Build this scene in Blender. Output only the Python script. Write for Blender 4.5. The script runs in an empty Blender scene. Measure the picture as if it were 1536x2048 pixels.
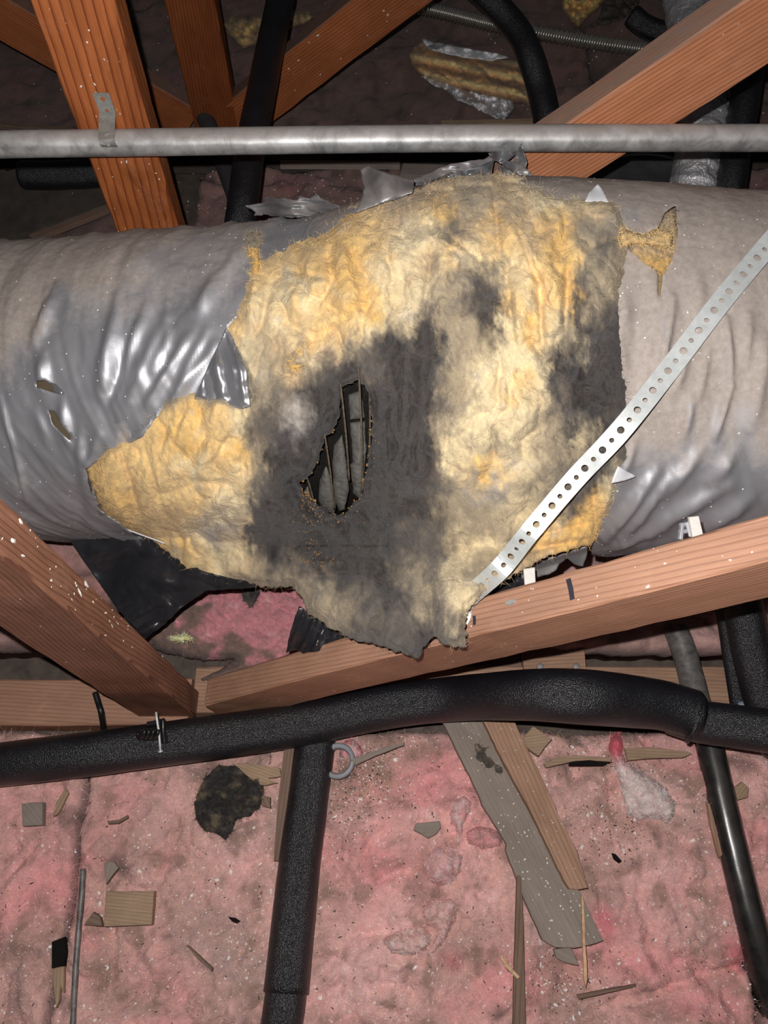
import bpy, math, random
import numpy as np
from mathutils import Vector, Matrix
from mathutils.bvhtree import BVHTree

# ---------------------------------------------------------------- camera, light, exposure
H = 1.15; PITCH = math.radians(64); F = 1500.0
CP, SP = math.cos(PITCH), math.sin(PITCH)
scene = bpy.context.scene
cam_d = bpy.data.cameras.new('camera'); cam = bpy.data.objects.new('camera', cam_d)
scene.collection.objects.link(cam); scene.camera = cam
cam.location = (0, 0, H); cam.rotation_euler = (math.radians(90) - PITCH, 0, 0)
cam_d.sensor_fit = 'VERTICAL'; cam_d.sensor_height = 36.0; cam_d.lens = F / 2048 * 36.0
cam_d.clip_start = 0.01
RV = np.array([1.0, 0, 0]); FV = np.array([0, CP, -SP]); UV = np.array([0, SP, CP])
# the phone's flash: a small lamp above and left of the lens
fl = bpy.data.lights.new('phone_flash', 'POINT'); fl.energy = 34.0; fl.shadow_soft_size = 0.004; fl.color = (1.0, 0.955, 0.93)
flo = bpy.data.objects.new('phone_flash', fl); scene.collection.objects.link(flo)
flo.location = tuple(np.array([0, 0, H]) - RV * 0.020 + UV * 0.030)
w = bpy.data.worlds.new('attic_dark'); scene.world = w; w.use_nodes = True
w.node_tree.nodes['Background'].inputs[0].default_value = (0.9, 0.92, 1.0, 1)
w.node_tree.nodes['Background'].inputs[1].default_value = 0.012
vs = scene.view_settings
vs.view_transform = 'Standard'; vs.look = 'None'; vs.exposure = 0.0; vs.gamma = 1.0; vs.use_curve_mapping = False

random.seed(7); RNG = np.random.default_rng(7)
def P(px, py, d):
    px = np.asarray(px, float); py = np.asarray(py, float); d = np.asarray(d, float)
    return (np.array([0, 0, H]) + d[..., None] * (FV + ((px - 768) / F)[..., None] * RV - ((py - 1024) / F)[..., None] * UV))
def PZ(px, py, z):            # point on the horizontal plane z
    t = (np.asarray(py, float) - 1024) / F
    return P(px, py, (H - z) / (SP + t * CP))
def PY(px, py, y):            # point on the vertical plane y
    t = (np.asarray(py, float) - 1024) / F
    return P(px, py, y / (CP - t * SP))
def proj(v):
    q = v - np.array([0, 0, H]); d = np.maximum(q @ FV, 1e-3)
    return 768 + F * (q @ RV) / d, 1024 - F * (q @ UV) / d, d

# ---------------------------------------------------------------- numeric noise
_perm = np.random.default_rng(3).permutation(256); _perm = np.concatenate([_perm, _perm, _perm])
_g = np.random.default_rng(4).normal(size=(256, 3)); _g /= np.linalg.norm(_g, axis=1)[:, None]
def perlin(x, y, z=0.0):
    x, y, z = np.broadcast_arrays(np.asarray(x, float), np.asarray(y, float), np.asarray(z, float))
    xi, yi, zi = np.floor(x).astype(int), np.floor(y).astype(int), np.floor(z).astype(int)
    xf, yf, zf = x - xi, y - yi, z - zi
    u, v, w_ = [a * a * a * (a * (a * 6 - 15) + 10) for a in (xf, yf, zf)]
    def gr(i, j, k):
        h = _perm[(_perm[(_perm[(xi + i) & 255] + yi + j) & 255] + zi + k) & 255]
        g = _g[h]
        return g[..., 0] * (xf - i) + g[..., 1] * (yf - j) + g[..., 2] * (zf - k)
    def L(a, b, t): return a + t * (b - a)
    return 1.5 * L(L(L(gr(0,0,0), gr(1,0,0), u), L(gr(0,1,0), gr(1,1,0), u), v),
                   L(L(gr(0,0,1), gr(1,0,1), u), L(gr(0,1,1), gr(1,1,1), u), v), w_)
def fbm(x, y, z=0.0, o=4, g=0.5):
    s = 0; a = 1.0; f = 1.0
    for i in range(o):
        s = s + a * perlin(x * f, y * f, z * f + i * 7.3 if np.isscalar(z) else z * f + i * 7.3); a *= g; f *= 2.03
    return s
def ridged(x, y, z=0.0, o=3):
    s = 0; a = 1.0; f = 1.0
    for i in range(o):
        s = s + a * (1 - 2.2 * np.abs(perlin(x * f, y * f, z + i * 5.1))); a *= 0.5; f *= 2.1
    return s
def sm(a, b, x):
    t = np.clip((x - a) / (b - a), 0, 1); return t * t * (3 - 2 * t)
def lin(c):
    c = np.asarray(c, float) / 255.0
    return np.where(c <= 0.04045, c / 12.92, ((c + 0.055) / 1.055) ** 2.4)
def seg_dist(px, py, x0, y0, x1, y1):
    dx, dy = x1 - x0, y1 - y0; L2 = dx * dx + dy * dy + 1e-9
    t = np.clip(((px - x0) * dx + (py - y0) * dy) / L2, 0, 1)
    qx, qy = x0 + t * dx, y0 + t * dy
    return np.hypot(px - qx, py - qy), t, qx, qy
def ridge_sum(px, py, items):
    s = np.zeros_like(px)
    for it in items:
        x0, y0, x1, y1, wd, amp = it
        d, t, _, _ = seg_dist(px, py, x0, y0, x1, y1)
        s += amp * np.exp(-(d / wd) ** 2) * (0.35 + 0.65 * np.sin(np.pi * np.clip(t, 0.02, 0.98)))
    return s
def bump_sum(px, py, items):
    s = np.zeros_like(px)
    for (x, y, rx, ry, a) in items:
        s += a * np.exp(-((px - x) / rx) ** 2 - ((py - y) / ry) ** 2)
    return s
def inside(poly, px, py):
    poly = np.asarray(poly, float); n = len(poly); r = np.zeros(np.shape(px), bool)
    for i in range(n):
        x0, y0 = poly[i]; x1, y1 = poly[(i + 1) % n]
        if y0 == y1: continue
        c = (y0 > py) != (y1 > py)
        r ^= c & (px < (x1 - x0) * (py - y0) / (y1 - y0) + x0)
    return r
def poly_near(poly, px, py):  # unsigned distance and nearest point
    best = np.full(np.shape(px), 1e9); bx = np.zeros_like(best); by = np.zeros_like(best)
    n = len(poly)
    for i in range(n):
        x0, y0 = poly[i]; x1, y1 = poly[(i + 1) % n]
        d, t, qx, qy = seg_dist(px, py, x0, y0, x1, y1)
        m = d < best; best = np.where(m, d, best); bx = np.where(m, qx, bx); by = np.where(m, qy, by)
    return best, bx, by
def rough(poly, step=10, amp=2.0, seed=0):
    out = []; n = len(poly)
    for i in range(n):
        a = np.array(poly[i], float); b = np.array(poly[(i + 1) % n], float)
        L = np.hypot(*(b - a)); k = max(1, int(L / step)); nr = np.array([-(b - a)[1], (b - a)[0]]) / max(L, 1e-6)
        for j in range(k):
            q = a + (b - a) * j / k
            o = amp * float(fbm(q[0] / 14.0 + seed * 3.1, q[1] / 14.0, seed, 3, 0.7))
            out.append(tuple(q + nr * o))
    return out

# ---------------------------------------------------------------- objects
COL = scene.collection
def tag(o, label=None, cat=None, group=None, kind=None):
    if label: o['label'] = label
    if cat: o['category'] = cat
    if group: o['group'] = group
    if kind: o['kind'] = kind
    return o
def thing(name, loc, label, cat, group=None):
    o = bpy.data.objects.new(name, None); COL.objects.link(o); o.location = tuple(loc); o.empty_display_size = 0.03
    return tag(o, label, cat, group)
def mk(name, verts, faces, mat, parent=None, col=None, smooth=True, rot=None, origin=None):
    """world-space vertices -> one mesh object with its origin at its own base"""
    v = np.asarray(verts, float).reshape(-1, 3)
    if origin is None:
        origin = np.array([(v[:, 0].min() + v[:, 0].max()) / 2, (v[:, 1].min() + v[:, 1].max()) / 2, v[:, 2].min()])
    q = v - origin
    if rot is not None: q = q @ np.array(rot)          # rot: 3x3 local->world, rows applied as q_local = R^T q
    me = bpy.data.meshes.new(name); me.from_pydata(q.tolist(), [], [list(map(int, f)) for f in faces]); me.update()
    if smooth: me.polygons.foreach_set('use_smooth', [True] * len(me.polygons))
    if col is not None:
        ca = me.color_attributes.new('Col', 'FLOAT_COLOR', 'POINT')
        c4 = np.ones((len(v), 4)); c4[:, :3] = np.clip(col, 0, 1); ca.data.foreach_set('color', c4.ravel())
    me.materials.append(mat)
    o = bpy.data.objects.new(name, me); COL.objects.link(o)
    base = np.array(parent.location) if parent is not None and parent.parent is None else np.zeros(3)
    if parent is not None:
        o.parent = parent
        if parent.parent is not None: base = np.array(parent.location) + np.array(parent.parent.location)
        if parent.rotation_euler != Vector((0, 0, 0)) if False else False: pass
    o.location = tuple(origin - base)
    if rot is not None: o.rotation_euler = Matrix([list(r) for r in rot]).to_euler()
    return o

# ---------------------------------------------------------------- materials
def NT(name):
    m = bpy.data.materials.new(name); m.use_nodes = True; nt = m.node_tree
    return m, nt, nt.nodes['Principled BSDF']
def N(nt, t, **kw):
    n = nt.nodes.new(t)
    for k, v in kw.items():
        if k in n.inputs: n.inputs[k].default_value = v
        else: setattr(n, k, v)
    return n
def coords(nt, scale=(1, 1, 1), rot=(0, 0, 0), which='Object'):
    tc = N(nt, 'ShaderNodeTexCoord'); mp = N(nt, 'ShaderNodeMapping'); mp.inputs['Scale'].default_value = scale; mp.inputs['Rotation'].default_value = rot
    nt.links.new(tc.outputs[which], mp.inputs['Vector']); return mp.outputs['Vector']
def noise(nt, vec, scale, detail=5, rough=0.6, dist=0.0):
    n = N(nt, 'ShaderNodeTexNoise'); n.inputs['Scale'].default_value = scale; n.inputs['Detail'].default_value = detail
    n.inputs['Roughness'].default_value = rough; n.inputs['Distortion'].default_value = dist
    nt.links.new(vec, n.inputs['Vector']); return n.outputs['Fac']
def ramp(nt, fac, stops):
    r = N(nt, 'ShaderNodeValToRGB'); e = r.color_ramp.elements
    while len(e) < len(stops): e.new(0.5)
    for i, (p, c) in enumerate(stops):
        e[i].position = p; e[i].color = (*c[:3], 1) if len(c) >= 3 else (c[0],) * 3 + (1,)
    nt.links.new(fac, r.inputs['Fac']); return r.outputs['Color']
def mix(nt, fac, a, b, blend='MIX'):
    m = N(nt, 'ShaderNodeMix', data_type='RGBA', blend_type=blend)
    for s, v in ((m.inputs[0], fac), (m.inputs[6], a), (m.inputs[7], b)):
        if hasattr(v, 'is_linked') or hasattr(v, 'links'): nt.links.new(v, s)
        else: s.default_value = v if isinstance(v, (int, float)) else (*v[:3], 1)
    return m.outputs[2]
def math_(nt, op, a, b=0.0, clamp=False):
    m = N(nt, 'ShaderNodeMath', operation=op, use_clamp=clamp)
    for s, v in ((m.inputs[0], a), (m.inputs[1], b)):
        if hasattr(v, 'links'): nt.links.new(v, s)
        else: s.default_value = v
    return m.outputs[0]
def bump(nt, bs, h, strength, dist=0.002, prev=None):
    b = N(nt, 'ShaderNodeBump'); b.inputs['Strength'].default_value = strength; b.inputs['Distance'].default_value = dist
    nt.links.new(h, b.inputs['Height'])
    if prev is not None: nt.links.new(prev, b.inputs['Normal'])
    nt.links.new(b.outputs['Normal'], bs.inputs['Normal']); return b.outputs['Normal']
def upfac(nt, lo, hi):
    g = N(nt, 'ShaderNodeNewGeometry'); s = N(nt, 'ShaderNodeSeparateXYZ'); nt.links.new(g.outputs['Normal'], s.inputs[0])
    m = N(nt, 'ShaderNodeMapRange'); m.inputs[1].default_value = lo; m.inputs[2].default_value = hi; m.clamp = True
    nt.links.new(s.outputs['Z'], m.inputs[0]); return m.outputs[0]
def spots(nt, vec, scale, thr, dens_scale=None):
    v = N(nt, 'ShaderNodeTexVoronoi'); v.inputs['Scale'].default_value = scale; nt.links.new(vec, v.inputs['Vector'])
    f = math_(nt, 'LESS_THAN', v.outputs['Distance'], thr)
    s = N(nt, 'ShaderNodeSeparateColor'); nt.links.new(v.outputs['Color'], s.inputs[0])
    keep = math_(nt, 'GREATER_THAN', s.outputs[0], 0.55)
    return math_(nt, 'MULTIPLY', f, keep)

def fibre_mat(name, fine=230.0, lo=0.72, hi=1.22, sheen=0.25, bstr=0.7):
    m, nt, bs = NT(name)
    a = N(nt, 'ShaderNodeAttribute', attribute_name='Col')
    v = coords(nt); v2 = coords(nt, (1, 1, 0.28), (0.25, 0.1, 0.3))
    n1 = noise(nt, v, fine, 6, 0.75, 0.6); n2 = noise(nt, v2, fine * 1.7, 5, 0.8, 2.2); n3 = noise(nt, v, 36, 4, 0.6, 1.2)
    f = math_(nt, 'ADD', math_(nt, 'MULTIPLY', n1, 0.4), math_(nt, 'MULTIPLY', n2, 0.6))
    g = ramp(nt, f, [(0.3, (lo,) * 3), (0.68, (hi,) * 3)])
    c = mix(nt, 1.0, a.outputs['Color'], g, 'MULTIPLY')
    g2 = ramp(nt, n3, [(0.3, (0.88,) * 3), (0.7, (1.1,) * 3)])
    c = mix(nt, 1.0, c, g2, 'MULTIPLY')
    nt.links.new(c, bs.inputs['Base Color']); bs.inputs['Roughness'].default_value = 1.0
    bs.inputs['Specular IOR Level'].default_value = 0.08
    bs.inputs['Sheen Weight'].default_value = sheen; bs.inputs['Sheen Roughness'].default_value = 0.6
    b1 = bump(nt, bs, f, bstr, 0.0018); bump(nt, bs, n3, 0.6, 0.006, b1)
    return m
def wood_mat(name, light, dark, dust=(0.30, 0.25, 0.21), dustamt=0.0, period=110.0, rough=0.6, late=0.55, blot=0.3, dist=8.0):
    m, nt, bs = NT(name)
    v = coords(nt, (0.05, 1, 1)); vf = coords(nt, (0.035, 1, 1))
    wv = N(nt, 'ShaderNodeTexWave', wave_type='BANDS', bands_direction='DIAGONAL', wave_profile='SAW'); wv.inputs['Scale'].default_value = period
    wv.inputs['Distortion'].default_value = dist; wv.inputs['Detail'].default_value = 2.0; wv.inputs['Detail Scale'].default_value = 0.10; wv.inputs['Detail Roughness'].default_value = 0.55
    nt.links.new(v, wv.inputs['Vector'])
    n1 = noise(nt, vf, 420, 6, 0.72, 0.3); n2 = noise(nt, coords(nt, (0.35, 1, 1)), 13, 5, 0.65, 0.8); n3 = noise(nt, coords(nt, (0.4, 1, 1)), 70, 5, 0.7, 0.5)
    md = tuple(0.6 * l + 0.4 * d for l, d in zip(light, dark))
    ring = ramp(nt, wv.outputs['Fac'], [(0.0, light), (late, light), (0.82, md), (0.94, dark), (1.0, light)])
    c = mix(nt, 1.0, ring, ramp(nt, n1, [(0.25, (0.78,) * 3), (0.72, (1.16,) * 3)]), 'MULTIPLY')
    c = mix(nt, 1.0, c, ramp(nt, n2, [(0.3, (1 - blot, 1 - blot * 1.12, 1 - blot * 1.2)), (0.7, (1.16, 1.14, 1.13))]), 'MULTIPLY')
    if dustamt > 0:
        up = upfac(nt, 0.25, 0.8)
        fac = math_(nt, 'MULTIPLY', math_(nt, 'MULTIPLY', up, dustamt), ramp(nt, n3, [(0.3, (0.55,) * 3), (0.62, (1.0,) * 3)]), True)
        c = mix(nt, fac, c, dust)
    sm_ = ramp(nt, noise(nt, coords(nt, (0.5, 1, 1)), 24, 6, 0.75, 1.0), [(0.56, (0,) * 3), (0.78, (0.4,) * 3)])
    c = mix(nt, sm_, c, tuple(min(1, l * 1.05 + .10) for l in light))
    nt.links.new(c, bs.inputs['Base Color']); bs.inputs['Roughness'].default_value = rough
    bs.inputs['Specular IOR Level'].default_value = 0.3
    h = math_(nt, 'ADD', math_(nt, 'MULTIPLY', wv.outputs['Fac'], -0.5), n1)
    bump(nt, bs, h, 0.6, 0.0010)
    return m
def plain_mat(name, col, rough=0.6, metal=0.0, var=0.2, scale=60, bstr=0.2, bdist=0.001, spec=0.5, dust=None, dustlo=0.2, dusthi=0.9, dustmax=0.8):
    m, nt, bs = NT(name)
    v = coords(nt); n1 = noise(nt, v, scale, 6, 0.65, 0.4)
    c = mix(nt, 1.0, col, ramp(nt, n1, [(0.28, (1 - var,) * 3), (0.72, (1 + var,) * 3)]), 'MULTIPLY')
    if dust:
        n2 = noise(nt, v, scale * 0.35, 5, 0.7)
        fac = math_(nt, 'MULTIPLY', upfac(nt, dustlo, dusthi), ramp(nt, n2, [(0.32, (dustmax * 0.5,) * 3), (0.6, (dustmax,) * 3)]), True)
        c = mix(nt, fac, c, dust)
        mm = math_(nt, 'MULTIPLY', math_(nt, 'SUBTRACT', 1.0, fac, True), metal); nt.links.new(mm, bs.inputs['Metallic'])
        rr = math_(nt, 'ADD', math_(nt, 'MULTIPLY', fac, 0.9 - rough), rough, True); nt.links.new(rr, bs.inputs['Roughness'])
    else:
        bs.inputs['Metallic'].default_value = metal; bs.inputs['Roughness'].default_value = rough
    nt.links.new(c, bs.inputs['Base Color']); bs.inputs['Specular IOR Level'].default_value = spec
    if bstr: bump(nt, bs, n1, bstr, bdist)
    return m
def foam_mat(name):
    m, nt, bs = NT(name); v = coords(nt)
    vo = N(nt, 'ShaderNodeTexVoronoi'); vo.inputs['Scale'].default_value = 640; nt.links.new(v, vo.inputs['Vector'])
    n1 = noise(nt, v, 620, 3, 0.65, 1.0); n2 = noise(nt, v, 18, 4, 0.6)
    c = mix(nt, ramp(nt, n2, [(0.4, (0,) * 3), (0.75, (0.5,) * 3)]), (0.011, 0.011, 0.014), (0.024, 0.024, 0.029))
    nt.links.new(c, bs.inputs['Base Color']); bs.inputs['Roughness'].default_value = 0.30; bs.inputs['Specular IOR Level'].default_value = 0.75
    h = math_(nt, 'ADD', vo.outputs['Distance'], math_(nt, 'MULTIPLY', n1, 0.7)); bump(nt, bs, h, 0.9, 0.0009)
    return m
def jacket_mat(name, inner=False):
    m, nt, bs = NT(name); v = coords(nt)
    a = N(nt, 'ShaderNodeAttribute', attribute_name='Col'); s = N(nt, 'ShaderNodeSeparateColor'); nt.links.new(a.outputs['Color'], s.inputs[0])
    n1 = noise(nt, v, 22, 6, 0.65, 0.6); n2 = noise(nt, v, 160, 5, 0.7, 0.2); n3 = noise(nt, v, 7, 5, 0.6, 1.0)
    # R of Col = dust amount laid on the jacket
    d = math_(nt, 'ADD', s.outputs[0], math_(nt, 'MULTIPLY', math_(nt, 'SUBTRACT', n1, 0.5), 0.9))
    d = math_(nt, 'ADD', d, math_(nt, 'MULTIPLY', math_(nt, 'SUBTRACT', n2, 0.5), 0.35))
    df = ramp(nt, d, [(0.25, (0,) * 3), (0.75, (1,) * 3)])
    dustc = ramp(nt, n2, [(0.3, (0.32, 0.275, 0.245)), (0.7, (0.45, 0.395, 0.355))])
    silver = ramp(nt, n3, [(0.3, (0.34, 0.345, 0.37)), (0.7, (0.47, 0.475, 0.50))])
    c = mix(nt, df, silver, dustc)
    st = ramp(nt, noise(nt, v, 9, 6, 0.75, 2.0), [(0.62, (0,) * 3), (0.75, (0.45,) * 3)])
    c = mix(nt, st, c, (0.12, 0.105, 0.10))
    sp = spots(nt, v, 90, 0.09); c = mix(nt, math_(nt, 'MULTIPLY', sp, 0.8), c, (0.6, 0.56, 0.52))
    nt.links.new(c, bs.inputs['Base Color'])
    inv = math_(nt, 'SUBTRACT', 1.0, df, True)
    nt.links.new(math_(nt, 'MULTIPLY', inv, 0.55), bs.inputs['Metallic'])
    nt.links.new(math_(nt, 'ADD', math_(nt, 'MULTIPLY', df, 0.34), 0.50), bs.inputs['Roughness'])
    bump(nt, bs, n2, 0.25, 0.0006)
    return m

M_yel = fibre_mat('yellow_glass_fibre', 260, 0.82, 1.14); M_pink = fibre_mat('pink_glass_fibre', 200, 0.66, 1.3, 0.2, 0.9)
M_fuzz = fibre_mat('loose_fibre', 100, 0.9, 1.1, 0.2, 0.0)
M_jack = jacket_mat('grey_duct_jacket')
M_silver = plain_mat('bare_silver_film', (0.50, 0.51, 0.54), 0.30, 0.75, 0.12, 30, 0.25, 0.001)
M_flap = plain_mat('grey_film_torn', (0.24, 0.24, 0.25), 0.38, 0.55, 0.25, 25, 0.3, 0.001, dust=(0.30, 0.26, 0.24), dustlo=0.55, dusthi=1.0, dustmax=0.7)
M_dflap = plain_mat('dark_film_inside', (0.035, 0.035, 0.04), 0.30, 0.35, 0.3, 20, 0.4, 0.002, 0.7)
M_white = plain_mat('white_film', (0.72, 0.73, 0.76), 0.4, 0.1, 0.06, 30, 0.1)
M_foam = foam_mat('black_foam_rubber')
M_galv = plain_mat('galvanised_steel', (0.58, 0.59, 0.59), 0.40, 0.6, 0.55, 42, 0.3, 0.0008, dust=(0.34, 0.29, 0.265), dustlo=0.40, dusthi=0.95, dustmax=0.9)
M_strap = plain_mat('bright_zinc_strap', (0.62, 0.655, 0.65), 0.45, 0.3, 0.14, 90, 0.15)
M_dull = plain_mat('dull_zinc_strap', (0.36, 0.36, 0.34), 0.5, 0.35, 0.25, 120, 0.15)
M_blk = plain_mat('black_steel_pipe', (0.03, 0.029, 0.028), 0.27, 0.2, 0.6, 40, 0.3, 0.0008, 0.9, dust=(0.10, 0.085, 0.075), dustlo=0.9, dusthi=1.0, dustmax=0.3)
M_dpipe = plain_mat('grey_coated_pipe', (0.17, 0.16, 0.15), 0.5, 0.2, 0.6, 70, 0.4, 0.001)
M_plast = plain_mat('black_plastic', (0.012, 0.012, 0.013), 0.4, 0, 0.2, 50, 0.1)
M_foil = plain_mat('crinkled_foil', (0.80, 0.80, 0.83), 0.22, 0.60, 0.2, 40, 1.0, 0.010)
M_flex = plain_mat('flexible_steel', (0.50, 0.49, 0.45), 0.32, 0.85, 0.2, 60, 0.2, 0.001, dust=(0.13, 0.10, 0.09), dustlo=0.6, dusthi=1.0, dustmax=0.6)
M_rust = plain_mat('rusty_spring_wire', (0.115, 0.085, 0.055), 0.8, 0.2, 0.6, 260, 0.8, 0.001)
M_char = plain_mat('soot_black', (0.012, 0.011, 0.010), 0.95, 0, 0.3, 60, 0.6, 0.003, 0.1)
M_liner = plain_mat('sooty_liner_film', (0.115, 0.110, 0.100), 0.85, 0, 0.35, 55, 0.9, 0.004, 0.15)
M_floor = plain_mat('dusty_board', (0.125, 0.10, 0.085), 0.95, 0, 0.35, 40, 0.5, 0.002, 0.1)
M_fleck = plain_mat('white_plaster', (0.92, 0.89, 0.84), 0.9, 0, 0.15, 90, 0.1)
M_splin = plain_mat('pale_wood_splinter', (0.66, 0.42, 0.25), 0.8, 0, 0.4, 90, 0.1)
M_rustfleck = plain_mat('rust_crumb', (0.36, 0.19, 0.055), 0.8, 0, 0.5, 200, 0.1)
M_darkbit = plain_mat('dark_grit', (0.05, 0.04, 0.035), 0.9, 0, 0.4, 90, 0.1)
M_pvc = plain_mat('white_plastic_tie', (0.66, 0.64, 0.60), 0.5, 0, 0.15, 60, 0.1)
M_greyplast = plain_mat('grey_plastic', (0.30, 0.31, 0.34), 0.4, 0, 0.15, 60, 0.1)
M_ink = plain_mat('blue_black_ink', (0.03, 0.03, 0.045), 0.8, 0, 0.3, 60, 0)
M_woodA = wood_mat('fir_near', (0.50, 0.265, 0.165), (0.235, 0.095, 0.055), dustamt=0.45, dust=(0.46, 0.29, 0.215))
M_woodA2 = wood_mat('fir_near_brown', (0.36, 0.175, 0.11), (0.15, 0.06, 0.038), dustamt=0.3, dust=(0.36, 0.22, 0.16), blot=.4)
M_woodB = wood_mat('fir_orange', (0.48, 0.155, 0.05), (0.17, 0.032, 0.008), dustamt=0.95, dust=(0.26, 0.20, 0.17), blot=.5, period=58, dist=13)
M_woodB2 = wood_mat('fir_web', (0.55, 0.235, 0.12), (0.28, 0.09, 0.04), dustamt=0.95, dust=(0.30, 0.22, 0.18), blot=.35)
M_woodC = wood_mat('fir_far', (0.26, 0.075, 0.022), (0.12, 0.026, 0.008), dustamt=0.95, dust=(0.20, 0.15, 0.13))
M_woodC2 = wood_mat('fir_far_web', (0.40, 0.13, 0.045), (0.2, 0.05, 0.015), dustamt=0.95, dust=(0.17, 0.13, 0.115))
M_plank_grey = wood_mat('weathered_plank', (0.31, 0.265, 0.23), (0.285, 0.24, 0.205), rough=0.9, blot=.2)
M_plank_brown = wood_mat('brown_plank', (0.46, 0.29, 0.20), (0.31, 0.18, 0.12), rough=0.85)
M_lath = wood_mat('dusty_lath', (0.25, 0.17, 0.13), (0.15, 0.10, 0.08), rough=0.9)
M_tan = wood_mat('tan_block', (0.46, 0.33, 0.225), (0.32, 0.22, 0.15), rough=0.9, period=160)
M_ply = plain_mat('dark_plywood', (0.075, 0.062, 0.052), 0.9, 0, 0.4, 25, 0.3)

# ---------------------------------------------------------------- builders
def catmull(pts, n):
    pts = np.asarray(pts, float); k = len(pts)
    ext = np.vstack([2 * pts[0] - pts[1], pts, 2 * pts[-1] - pts[-2]])
    u = np.linspace(0, k - 1, n); i = np.minimum(u.astype(int), k - 2); t = (u - i)[:, None]
    p0, p1, p2, p3 = ext[i], ext[i + 1], ext[i + 2], ext[i + 3]
    return 0.5 * (2 * p1 + (p2 - p0) * t + (2 * p0 - 5 * p1 + 4 * p2 - p3) * t ** 2 + (3 * p1 - p0 - 3 * p2 + p3) * t ** 3)
def frames(c):
    T = np.gradient(c, axis=0); T /= np.linalg.norm(T, axis=1)[:, None]
    up = np.array([0, 0, 1.0]) if abs(T[0, 2]) < 0.8 else np.array([0, 1.0, 0])
    A = []; a = np.cross(up, T[0]); a /= np.linalg.norm(a)
    for t in T:
        a = a - t * (a @ t); a /= np.linalg.norm(a); A.append(a)
    A = np.array(A); return T, A, np.cross(T, A)
def tube(name, c, r, mat, parent=None, seg=32, caps=True, wob=0.0, wsc=20.0, squash=None, col=None, rfun=None):
    """swept round body along centre line c (already sampled)"""
    c = np.asarray(c, float); n = len(c); T, A, B = frames(c); r = np.broadcast_to(np.asarray(r, float), (n,))
    th = np.linspace(0, 2 * np.pi, seg, endpoint=False)
    rr = np.repeat(r[:, None], seg, 1)
    if wob: 
        q = c[:, None, :] + rr[..., None] * (A[:, None] * np.cos(th)[None, :, None] + B[:, None] * np.sin(th)[None, :, None])
        rr = rr * (1 + wob * fbm(q[..., 0] * wsc, q[..., 1] * wsc, q[..., 2] * wsc, 3))
    if rfun is not None: rr = rfun(rr, th, n)
    v = c[:, None, :] + rr[..., None] * (A[:, None] * np.cos(th)[None, :, None] + B[:, None] * np.sin(th)[None, :, None])
    v = v.reshape(-1, 3); f = []
    for i in range(n - 1):
        for j in range(seg):
            k = (j + 1) % seg; f.append((i * seg + j, i * seg + k, (i + 1) * seg + k, (i + 1) * seg + j))
    if caps:
        v = np.vstack([v, c[0], c[-1]]); a, b = len(v) - 2, len(v) - 1
        for j in range(seg):
            k = (j + 1) % seg; f.append((a, k, j)); f.append((b, (n - 1) * seg + j, (n - 1) * seg + k))
    return mk(name, v, f, mat, parent, col=col)
def beam(name, p0, p1, width, thick, mat, parent=None, bev=0.0025, warp=0.0015, nseg=24, ydir=(0, 1, 0), cut0=0.0, cut1=0.0, origin_shift=None):
    """board: long axis p0->p1, 'width' across in the plane, 'thick' along ydir; softened edges"""
    p0, p1 = np.asarray(p0, float), np.asarray(p1, float); X = p1 - p0; L = np.linalg.norm(X); X /= L
    Y = np.asarray(ydir, float); Y -= X * (Y @ X); Y /= np.linalg.norm(Y); Z = np.cross(X, Y)
    R = np.stack([X, Y, Z], 1)
    hw, ht = width / 2, thick / 2; b = min(bev, ht * 0.45, hw * 0.45)
    sec = [(-ht + b, -hw), (ht - b, -hw), (ht, -hw + b), (ht, hw - b), (ht - b, hw), (-ht + b, hw), (-ht, hw - b), (-ht, -hw + b)]
    # extra columns on the wide sides for warp
    xs = np.linspace(0, L, nseg + 1); v = []; m = len(sec); sd = abs(hash(name)) % 97 if False else len(name)
    for i, x in enumerate(xs):
        wz = warp * math.sin(x * 7 + sd); 
        for (y, z) in sec:
            xx = x
            if i == 0: xx = x + cut0 * (z / width)
            if i == nseg: xx = x + cut1 * (z / width)
            e = 0.0007 * math.sin(x * 61 + y * 500 + sd) + 0.0005 * math.sin(x * 143 + z * 300)
            v.append((xx, y + wz * 0.5 + math.copysign(e, y), z + wz + math.copysign(e, z)))
    f = []
    for i in range(nseg):
        for j in range(m):
            k = (j + 1) % m; f.append((i * m + j, i * m + k, (i + 1) * m + k, (i + 1) * m + j))
    f.append(tuple(reversed(range(m)))); f.append(tuple(nseg * m + j for j in range(m)))
    vw = np.array(v) @ R.T + p0
    o = mk(name, vw, f, mat, parent, smooth=False, rot=R, origin=p0 + (np.array([0.0, 0, 0]) if origin_shift is None else R @ np.array(origin_shift)))
    return o
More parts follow.
